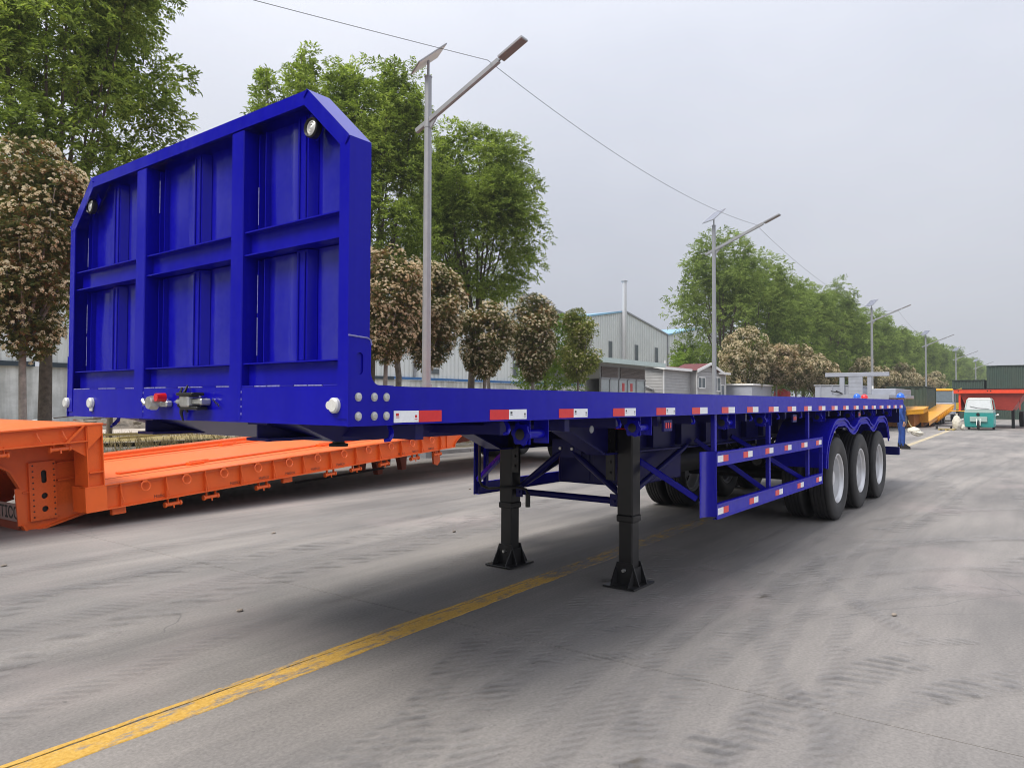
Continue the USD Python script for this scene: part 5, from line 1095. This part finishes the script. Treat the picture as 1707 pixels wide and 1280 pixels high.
def corrugated(name, label, loc, rz, lx, ly, h, mat, seam=None, rib=.28):
    c_ = thing(name, label, "container", loc, rz)
    def panel(n_, L_, fn):
        q = []; x_ = .08
        while x_ < L_-.10: q += [(x_, .0), (x_+rib*.35, .0), (x_+rib*.5, .04), (x_+rib*.85, .04)]; x_ += rib
        q.append((L_-.08, 0)); V = []; F = []
        for (a, d) in q: V += [fn(a, d, .14), fn(a, d, h-.12)]
        for i in range(len(q)-1): F += [(2*i, 2*i+2, 2*i+3), (2*i, 2*i+3, 2*i+1)]
        MB().add(V, F).build(n_, mat, c_, smooth=False)
    panel("end_panel", ly, lambda a, d, z: (.03+d, ly-a, z)); panel("side_panel", lx, lambda a, d, z: (a, .03+d, z)); panel("side_panel", lx, lambda a, d, z: (lx-a, ly-.03-d, z)); panel("end_panel", ly, lambda a, d, z: (lx-.03-d, a, z))
    MB().box(.0, lx, .0, ly, h-.09, h-.03).build("roof", mat, c_, smooth=False)
    for (a, b_) in ((0, 0), (0, ly-.1), (lx-.1, 0), (lx-.1, ly-.1)): MB().box(a, a+.1, b_, b_+.1, 0, h, .01).build("corner_post", mat, c_, smooth=False)
    for z in ((0, h-.12) if seam is None else (0, seam, h-.12)):
        MB().box(.1, lx-.1, 0, .06, z, z+.13).box(.1, lx-.1, ly-.06, ly, z, z+.13).box(0, .06, .1, ly-.1, z, z+.13).box(lx-.06, lx, .1, ly-.1, z, z+.13).build("rail", mat, c_, smooth=False)
    return c_
corrugated("green_container", "tall dark green corrugated container stack behind the vermilion trailer at the right edge", (80.0, -3.6, 0), 0, 6.0, 8.6, 4.95, M["container"], 2.5)
corrugated("green_container", "lower dark green corrugated container left of the tall stack", (80.0, 5.2, 0), 0, 6.0, 2.55, 3.65, M["container"], 2.6)
corrugated("green_container", "dark plain container behind the yellow lowbed, right of the flowering trees", (57.0, 7.15, 0), 0, 6.0, 2.4, 2.62, M["container"], None, .5)
# yellow lowbed
YL = thing("lowbed_trailer", "yellow lowbed trailer beyond the worker who holds a bag", "trailer", (50.3, 6.1, 0), 0, -4.3)
YP, YD = M["yellow"], plain_once("shaded_yellow_paint", (.42, .15, .02), .55)  # second yellow is a darker copy with the recess shade painted in
MB().prism([(-2.9, .75), (-2.0, 0), (0, 0), (0, 3.0), (-2.9, 3.0)], 1.22, 1.27, "z").prism([(-2.88, .76), (-2.0, .02), (-1.96, .1), (-2.8, .8)], 1.0, 1.22, "z").box(-2.0, 0, .02, .06, 1.0, 1.22).box(-2.9, -2.86, .75, 3.0, 1.0, 1.22).build("gooseneck_deck", YP, YL, smooth=False)
MB().box(-2.2, 0, .5, 2.5, .22, 1.22).build("gooseneck_box", YD, YL, smooth=False)
MB().box(-.02, .0, .02, 2.98, .30, 1.22).build("bulkhead", YP, YL, smooth=False)
MB().box(0, 14.0, 0, 3.0, .28, .34).build("deck", YP, YL, smooth=False)
for b_ in (-.012, 3.0): MB().box(0, 14.0, b_, b_+.012, .10, .34).build("side_rail", YP, YL, smooth=False)
for b_ in (.3, 2.6): MB().prism([(0, .02), (4.6, -.02), (14, -.05), (14, .28), (0, .28)], b_, b_+.12, "y").build("main_beam", YD, YL, smooth=False)
for k in range(10): MB().prism([(-.1, .10), (.02, -.12), (.35, -.12), (.35, .28), (-.1, .28)], 4.2+k*.9, 4.28+k*.9, "x").build("outrigger", YP, YL, smooth=False)
for a_ in (6.5, 8.0, 9.5):
    for (b_, o) in ((.30, -1), (2.7, 1)): wheel(YL, a_, b_, o, .36, .24, M["galv"], zc=.36-a_*math.tan(math.radians(4.3)))
YT = thing("yellow_truck", "small yellow truck with a wide windscreen behind the yellow lowbed", "truck", (66.5, 6.35, 0))
MB().box(0, 1.7, 0, 2.1, .55, 1.55, .08).build("cab", GP, YT, smooth=False)
MB().box(-.02, 1.7, .02, 2.08, 2.42, 2.62, .05).build("cab_roof", M["yellow"], YT, smooth=False)
for (a, b_) in ((0, .10), (2.0, 2.1)):
    MB().box(0, .1, a, b_, 1.55, 2.45).box(1.55, 1.7, a, b_, 1.55, 2.45).build("cab_pillar", GP, YT, smooth=False)
MB().box(.03, .045, .1, 2.0, 1.55, 2.43).build("windscreen", plain_once("blue_grey_windscreen", (.16, .20, .23), .12, coat=.5), YT, smooth=False); MB().box(.6, 1.6, .2, 1.9, 1.2, 2.1, .06).build("seats", M["dark"], YT, smooth=False)
MB().box(1.8, 6.0, 0, 2.2, .95, 1.5, .02).build("load_bed", M["yellow_bright"], YT, smooth=False)
MB().tube([(1.9, .3, 1.5), (1.9, .3, 2.55), (1.9, -.4, 2.55)], .12, 8).build("loader_arm", M["yellow_bright"], YT)
trailer_wheels(YT, (.75, 4.8), ((.15, -1), (1.95, 1)), .42)
# vermilion trailer at the right edge
VT = thing("vermilion_trailer", "vermilion trailer with a dark red underframe standing behind the green tricycle", "trailer", (50.2, 1.05, 0), 0)
VM, MR = M["vermilion"], M["maroon"]
MB().box(0, 8.0, 0, 3.75, 2.04, 2.32, .015).build("front_beam", VM, VT, smooth=False)
MB().box(-.03, .0, -.03, 3.78, 2.29, 2.33).build("beam_cap", M["black"], VT, smooth=False)
for y_ in (1.9, 2.05, 3.5): MB().lathe([(0, -.006), (.035, -.006), (.035, 0)], (-.0, y_, 2.18), "x", 10).build("bolt_hole", M["black"], VT, smooth=False)
MB().mesh(hull([(.15, .3, 2.04), (.15, 3.45, 2.04), (.4, .9, 1.05), (.4, 3.15, 1.25), (7.5, .3, 2.04), (7.5, 3.45, 2.04), (7.5, .9, 1.05), (7.5, 3.15, 1.05)])).build("gooseneck_box", MR, VT, smooth=False)
MB().box(.1, 7.8, 3.40, 3.5, 1.05, 2.04).build("side_plate", VM, VT, smooth=False)
for y_ in (.5, 1.2): MB().box(.36, .42, y_, y_+.05, 1.1, 2.0).build("rib", MR, VT, smooth=False)
for y_ in (.9, 2.9): MB().box(1.6, 1.76, y_-.08, y_+.08, 0, 1.1, .01).build("landing_leg", M["black"], VT, smooth=False)
MB().box(-.2, 1.5, 3.0, 3.95, .98, 1.03, .01).build("step_board", M["yellow"], VT, smooth=False)
trailer_wheels(VT, (5.6, 6.9), ((.6, -1), (3.2, 1)), .48)
# teal cargo tricycle, front towards the camera (-x)
TK = thing("cargo_tricycle", "small teal and white enclosed cargo tricycle facing the camera", "tricycle", (46.6, 2.62, 0), 0)
MB().mesh(hull([(.32, .03, .17), (.32, 1.35, .17), (.22, .02, .95), (.22, 1.36, .95), (2.4, .03, .17), (2.4, 1.35, .17), (2.4, .02, .95), (2.4, 1.36, .95), (.25, .0, .7), (.25, 1.38, .7)])).build("lower_body", M["teal"], TK, smooth=False)
MB().mesh(hull([(.22, .03, .955), (.22, 1.35, .955), (.235, .05, 1.12), (.235, 1.33, 1.12), (2.4, .03, .955), (2.4, 1.35, .955), (2.4, .05, 1.12), (2.4, 1.33, 1.12)])).build("cowl", M["mint"], TK, smooth=False)
MB().mesh(hull([(.50, .12, 1.66), (.50, 1.26, 1.66), (.55, .2, 1.76), (.55, 1.18, 1.76), (2.4, .12, 1.66), (2.4, 1.26, 1.66), (2.3, .2, 1.76), (2.3, 1.18, 1.76)])).build("roof", M["mint"], TK, smooth=False)
for y_ in (.06, 1.32): MB().bar((.25, y_, 1.12), (.53, y_+(.08 if y_ < .5 else -.08), 1.66), .05, .06, .01).build("pillar", M["mint"], TK, smooth=False); MB().bar((2.35, y_, 1.12), (2.35, y_+(.08 if y_ < .5 else -.08), 1.66), .05, .06).build("pillar", M["mint"], TK, smooth=False)
MB().add([(.26, .09, 1.13), (.26, 1.29, 1.13), (.515, 1.21, 1.65), (.515, .17, 1.65)], [(0, 2, 1), (0, 3, 2)]).build("windscreen", plain_once("milky_film", (.27, .30, .315), .4), TK, smooth=False)
MB().tube([(.235, .2, 1.17), (.27, .7, 1.20), (.30, 1.1, 1.30)], .012, 6).build("wiper", M["black"], TK)
MB().lathe([(0, -.03), (.07, -.03), (.085, 0)], (.21, .72, .86), "x", 18).build("headlamp", M["black"], TK)
MB().box(.20, .24, .30, 1.10, .46, .74, .01).build("front_plate", M["mint"], TK, smooth=False)
fw_ = MB().lathe([(.12, -.04), (.20, -.05), (.235, -.03), (.245, 0), (.235, .03), (.20, .05), (.12, .04)], (.10, .70, .245), "y", 28).build("front_wheel", RB, TK)
MB().lathe([(.14, -.02), (.05, -.03), (.05, .03), (.14, .02)], (.10, .70, .245), "y", 20).build("wheel_hub", M["rim"], fw_)
MB().bar((.10, .62, .25), (.24, .62, .72), .03, .03).bar((.10, .78, .25), (.24, .78, .72), .03, .03).build("fork", M["steel"], TK, smooth=False)
MB().tube([(.02+.1*math.cos(a)*0 + (.10-.28*math.cos(a)), .70, .245+.28*math.sin(a)) for a in np.linspace(.3, 2.6, 8)], .03, 8).build("front_mudguard", M["dark"], TK)
for y_ in (.1, 1.28): wheel(TK, 1.9, y_, -1 if y_ < .5 else 1, .245, .12, M["rim"])
MB().bar((.3, -.06, .80), (.34, -.16, .86), .03, .03).lathe([(0, 0), (.05, 0), (.05, .02), (0, .02)], (.3, -.18, .86), "x", 12).build("mirror", M["trim"], TK)
MB().bar((.3, 1.40, .62), (.3, 1.50, .55), .05, .05).build("side_lamp", M["trim"], TK, smooth=False)
# sack and odds beside the tricycle
def sack(label, loc, seed, h, r, lean=(0, 0)):
    m = trimesh.creation.icosphere(subdivisions=3, radius=1); v = np.array(m.vertices)
    v[:, :2] *= (r*(1-.35*np.clip(v[:, 2], 0, 1)**3))[:, None]*np.array([.8, 1]); v[:, 2] = (v[:, 2]*.5+.5)*h
    v += ((meshkit.fbm(v*9+seed, 3)-.5)[:, None])*np.array([.09, .09, .02]); v[:, 0] += lean[0]*v[:, 2]; v[:, 1] += lean[1]*v[:, 2]; v[:, 2] = np.maximum(v[:, 2], .0)
    t = thing("sack", label, "sack", loc); MB().add(v, m.faces).build("bag", M["sack"], t, smooth=60)
    MB().lathe([(.03, -.03), (.05, .02), (.08, .09)], (lean[0]*h, lean[1]*h, h), "z", 9).build("tied_neck", M["sack"], t); return t
sack("tall white sack standing upright beside the teal tricycle", (46.2, 4.28, 0), 1, .82, .22)
sack("small pale bundle between the tall sack and the tricycle", (46.3, 4.02, 0), 5, .34, .14)
HT = thing("hand_trolley", "low black hand trolley lying left of the white sack", "trolley", (46.9, 4.55, 0))
MB().box(0, .7, 0, .9, .16, .20, .01).build("platform", M["black"], HT, smooth=False)
for (a, b_) in ((.1, .1), (.1, .8), (.6, .1), (.6, .8)): MB().lathe([(0, -.02), (.07, -.02), (.07, .02), (0, .02)], (a, b_, .08), "y", 12).build("castor", M["rubber"], HT)
MB().tube([(.35, .05, .2), (.45, -.15, .55), (.3, -.2, .6)], .02, 6).build("handle", M["black"], HT)
PL = thing("wooden_pallet", "thin yellowish board pallet on the ground left of the tricycle", "pallet", (45.0, 4.3, 0))
for k in range(6): MB().box(k*.17, k*.17+.13, 0, .75, .06, .08).build("slat", M["tarp"], PL, smooth=False)
for y_ in (.02, .34, .66): MB().box(0, .98, y_, y_+.07, 0, .06).build("bearer", M["tarp"], PL, smooth=False)

# ------------------------------------------------------------------ workers
def capsule_body(J, bones, fine=.03):
    parts = []
    for a, b_ in bones:
        sp = [manifold3d.Manifold.sphere(J[k][1], 14).translate(J[k][0]) for k in (a, b_)]
        parts.append(manifold3d.Manifold.batch_hull(sp))
    m = manifold3d.Manifold.batch_boolean(parts, manifold3d.OpType.Add).refine_to_length(fine)
    q = m.to_mesh(); t = trimesh.Trimesh(q.vert_properties[:, :3], q.tri_verts, process=True); trimesh.smoothing.filter_taubin(t, iterations=6)
    return t
def worker(label, loc, rz, helmet, hold=False):
    w_ = thing("person", label, "person", loc, rz)       # faces +x
    sh, hp = 1.42, .92
    rh = (.06, -.30, .82) if hold else (.03, -.27, .80)
    J = {"pelvis": ((0, 0, hp), .135), "waist": ((.01, 0, 1.08), .125), "chest": ((.01, 0, 1.28), .150), "sl": ((0, .18, sh), .070), "sr": ((0, -.18, sh), .070), "neck": ((.01, 0, 1.47), .058),
         "el": ((-.01, .25, 1.14), .052), "wl": ((.05, .26, .90), .036), "er": ((-.03, -.27, 1.14), .052), "wr": (rh[:2]+(rh[2]+.08,), .036),
         "hl": ((0, .09, hp), .098), "kl": ((.02, .10, .50), .068), "al": ((-.02, .10, .12), .055), "hr": ((0, -.09, hp), .098), "kr": ((.06, -.10, .50), .068), "ar": ((.05, -.10, .12), .055)}
    cl = capsule_body(J, [("pelvis", "waist"), ("waist", "chest"), ("chest", "sl"), ("chest", "sr"), ("sl", "sr"), ("chest", "neck"), ("sl", "el"), ("el", "wl"), ("sr", "er"), ("er", "wr"), ("pelvis", "hl"), ("pelvis", "hr"), ("hl", "kl"), ("kl", "al"), ("hr", "kr"), ("kr", "ar")])
    # body: head, neck and hands in one skin; the coverall over it
    Hd = {"n0": ((.01, 0, 1.44), .050), "n1": ((.02, 0, 1.54), .050), "jaw": ((.045, 0, 1.565), .058), "sk": ((.01, 0, 1.635), .092), "nose": ((.108, 0, 1.605), .012), "nb": ((.085, 0, 1.635), .012), "earl": ((.0, .088, 1.61), .018), "earr": ((.0, -.088, 1.61), .018)}
    bones = [("n0", "n1"), ("n1", "jaw"), ("jaw", "sk"), ("nose", "nb"), ("sk", "earl"), ("sk", "earr"), ("nb", "sk")]
    def hand(tag_, wr, sg):
        x, y, z = wr
        Hd.update({tag_+"w": ((x, y, z+.08), .026), tag_+"p": ((x+.005, y, z+.0), .030), tag_+"a": ((-.0, y*1.05, z+.34), .042)}); bones.append((tag_+"w", tag_+"p"))
        for i, l in enumerate((.075, .085, .080, .062)):
            o = (i-1.5)*.018; k1, k2 = tag_+"f%d" % i, tag_+"g%d" % i
            Hd.update({k1: ((x+o+.005, y-sg*.004, z-.035), .0085), k2: ((x+o, y-sg*.018, z-.035-l*.8), .0075)}); bones.extend([(tag_+"p", k1), (k1, k2)])
        Hd.update({tag_+"t": ((x+.04, y-sg*.01, z-.01), .010), tag_+"u": ((x+.055, y-sg*.014, z-.05), .009)}); bones.extend([(tag_+"p", tag_+"t"), (tag_+"t", tag_+"u")])
        del Hd[tag_+"a"]
    hand("L", (.06, .26, .82), 1); hand("R", rh, -1)
    # an inner trunk and arms so that skin stays one piece under the clothes
    Hd.update({"c": ((.01, 0, 1.28), .10), "Ls": ((0, .16, 1.40), .045), "Rs": ((0, -.16, 1.40), .045), "Le": (J["el"][0], .034), "Re": (J["er"][0], .034)})
    bones += [("n0", "c"), ("c", "Ls"), ("c", "Rs"), ("Ls", "Le"), ("Le", "Lw"), ("Rs", "Re"), ("Re", "Rw")]
    bd = capsule_body(Hd, bones, .02)
    b_ = MB().mesh(bd).build("body", M["skin"], w_, smooth=60)
    MB().mesh(cl).build("coverall", M["coverall"], w_, smooth=60)
    for y_ in (.035, -.035): MB().lathe([(0, .006), (.010, .002), (.011, 0)], (.098, y_, 1.628), "x", 8).build("eye", M["print"], b_)
    for nm, (x, y) in (("boot", (-.02, .10)), ("boot", (.05, -.10))):
        bt = trimesh.convex.convex_hull(np.vstack([np.array([x, y, .09])+np.array(q)*[.055, .05, .09] for q in _BV]+[np.array([x+.16, y, .035])+np.array(q)*[.05, .042, .035] for q in _BV]))
        MB().mesh(bt).build(nm, M["black"], w_, smooth=40)
    hm_ = MB().lathe([(0, .135), (.05, .128), (.09, .10), (.115, .055), (.122, 0), (.150, -.012), (.150, -.018), (.118, -.008)][::-1], (.005, 0, 1.655), "z", 24).mesh(hull([(.10, -.09, 1.642), (.10, .09, 1.642), (.195, 0, 1.632), (.17, .06, 1.634), (.17, -.06, 1.634), (.10, 0, 1.655)]))
    for y_ in (-.03, .03): hm_.tube([(-.09, y_, 1.74), (0, y_, 1.792), (.09, y_, 1.745)], .008, 6)
    hm_.build("helmet", helmet, w_, smooth=40)
    MB().tube([(-.13, .0, 1.0), (-.09, .12, 1.0), (.06, .145, 1.0), (.14, 0, 1.0), (.06, -.145, 1.0), (-.09, -.12, 1.0), (-.13, 0, 1.0)], .018, 6).build("belt", M["coverall"], w_)
    return w_
worker("worker in blue coveralls and blue helmet holding a pale bag behind the flatbed's rear corner", (26.0, 3.95, 0), -75, M["helmet_blue"], True)
worker("worker in a blue helmet just left of the red helmet", (27.6, 5.55, 0), 60, M["helmet_blue"])
worker("worker in a red helmet standing behind the flatbed", (29.6, 5.70, 0), 200, M["helmet_red"])
bg = thing("carrier_bag", "pale plastic bag held low by the worker in blue coveralls", "bag", (25.9, 3.56, .56))
m = trimesh.creation.icosphere(subdivisions=3, radius=1); v = np.array(m.vertices); v *= [.15, .20, .18]; v[:, 2] *= .8; v[:, 1] -= .10*(v[:, 2] < 0); v += (meshkit.fbm(v*14, 3)-.5)[:, None]*.08
MB().add(v, m.faces).build("bag", M["sack"], bg, smooth=60)
MB().tube([(0, .05, .12), (.0, .12, .24), (.02, .17, .36)], [.03, .016, .010], 7).build("handle", M["straw"], bg)

# ------------------------------------------------------------------ hazy air
hz_m = usdkit.material(stage, L+"haze_air", {"v": ("principled_volume", {"color": (.93, .95, 1.0), "density": HAZE, "anisotropy": 0.3})}, [], volume="v.volume")
tag(MB().box(-280, 880, -480, 580, -1.2, 22.0).build("haze", hz_m, smooth=False), kind="stuff")
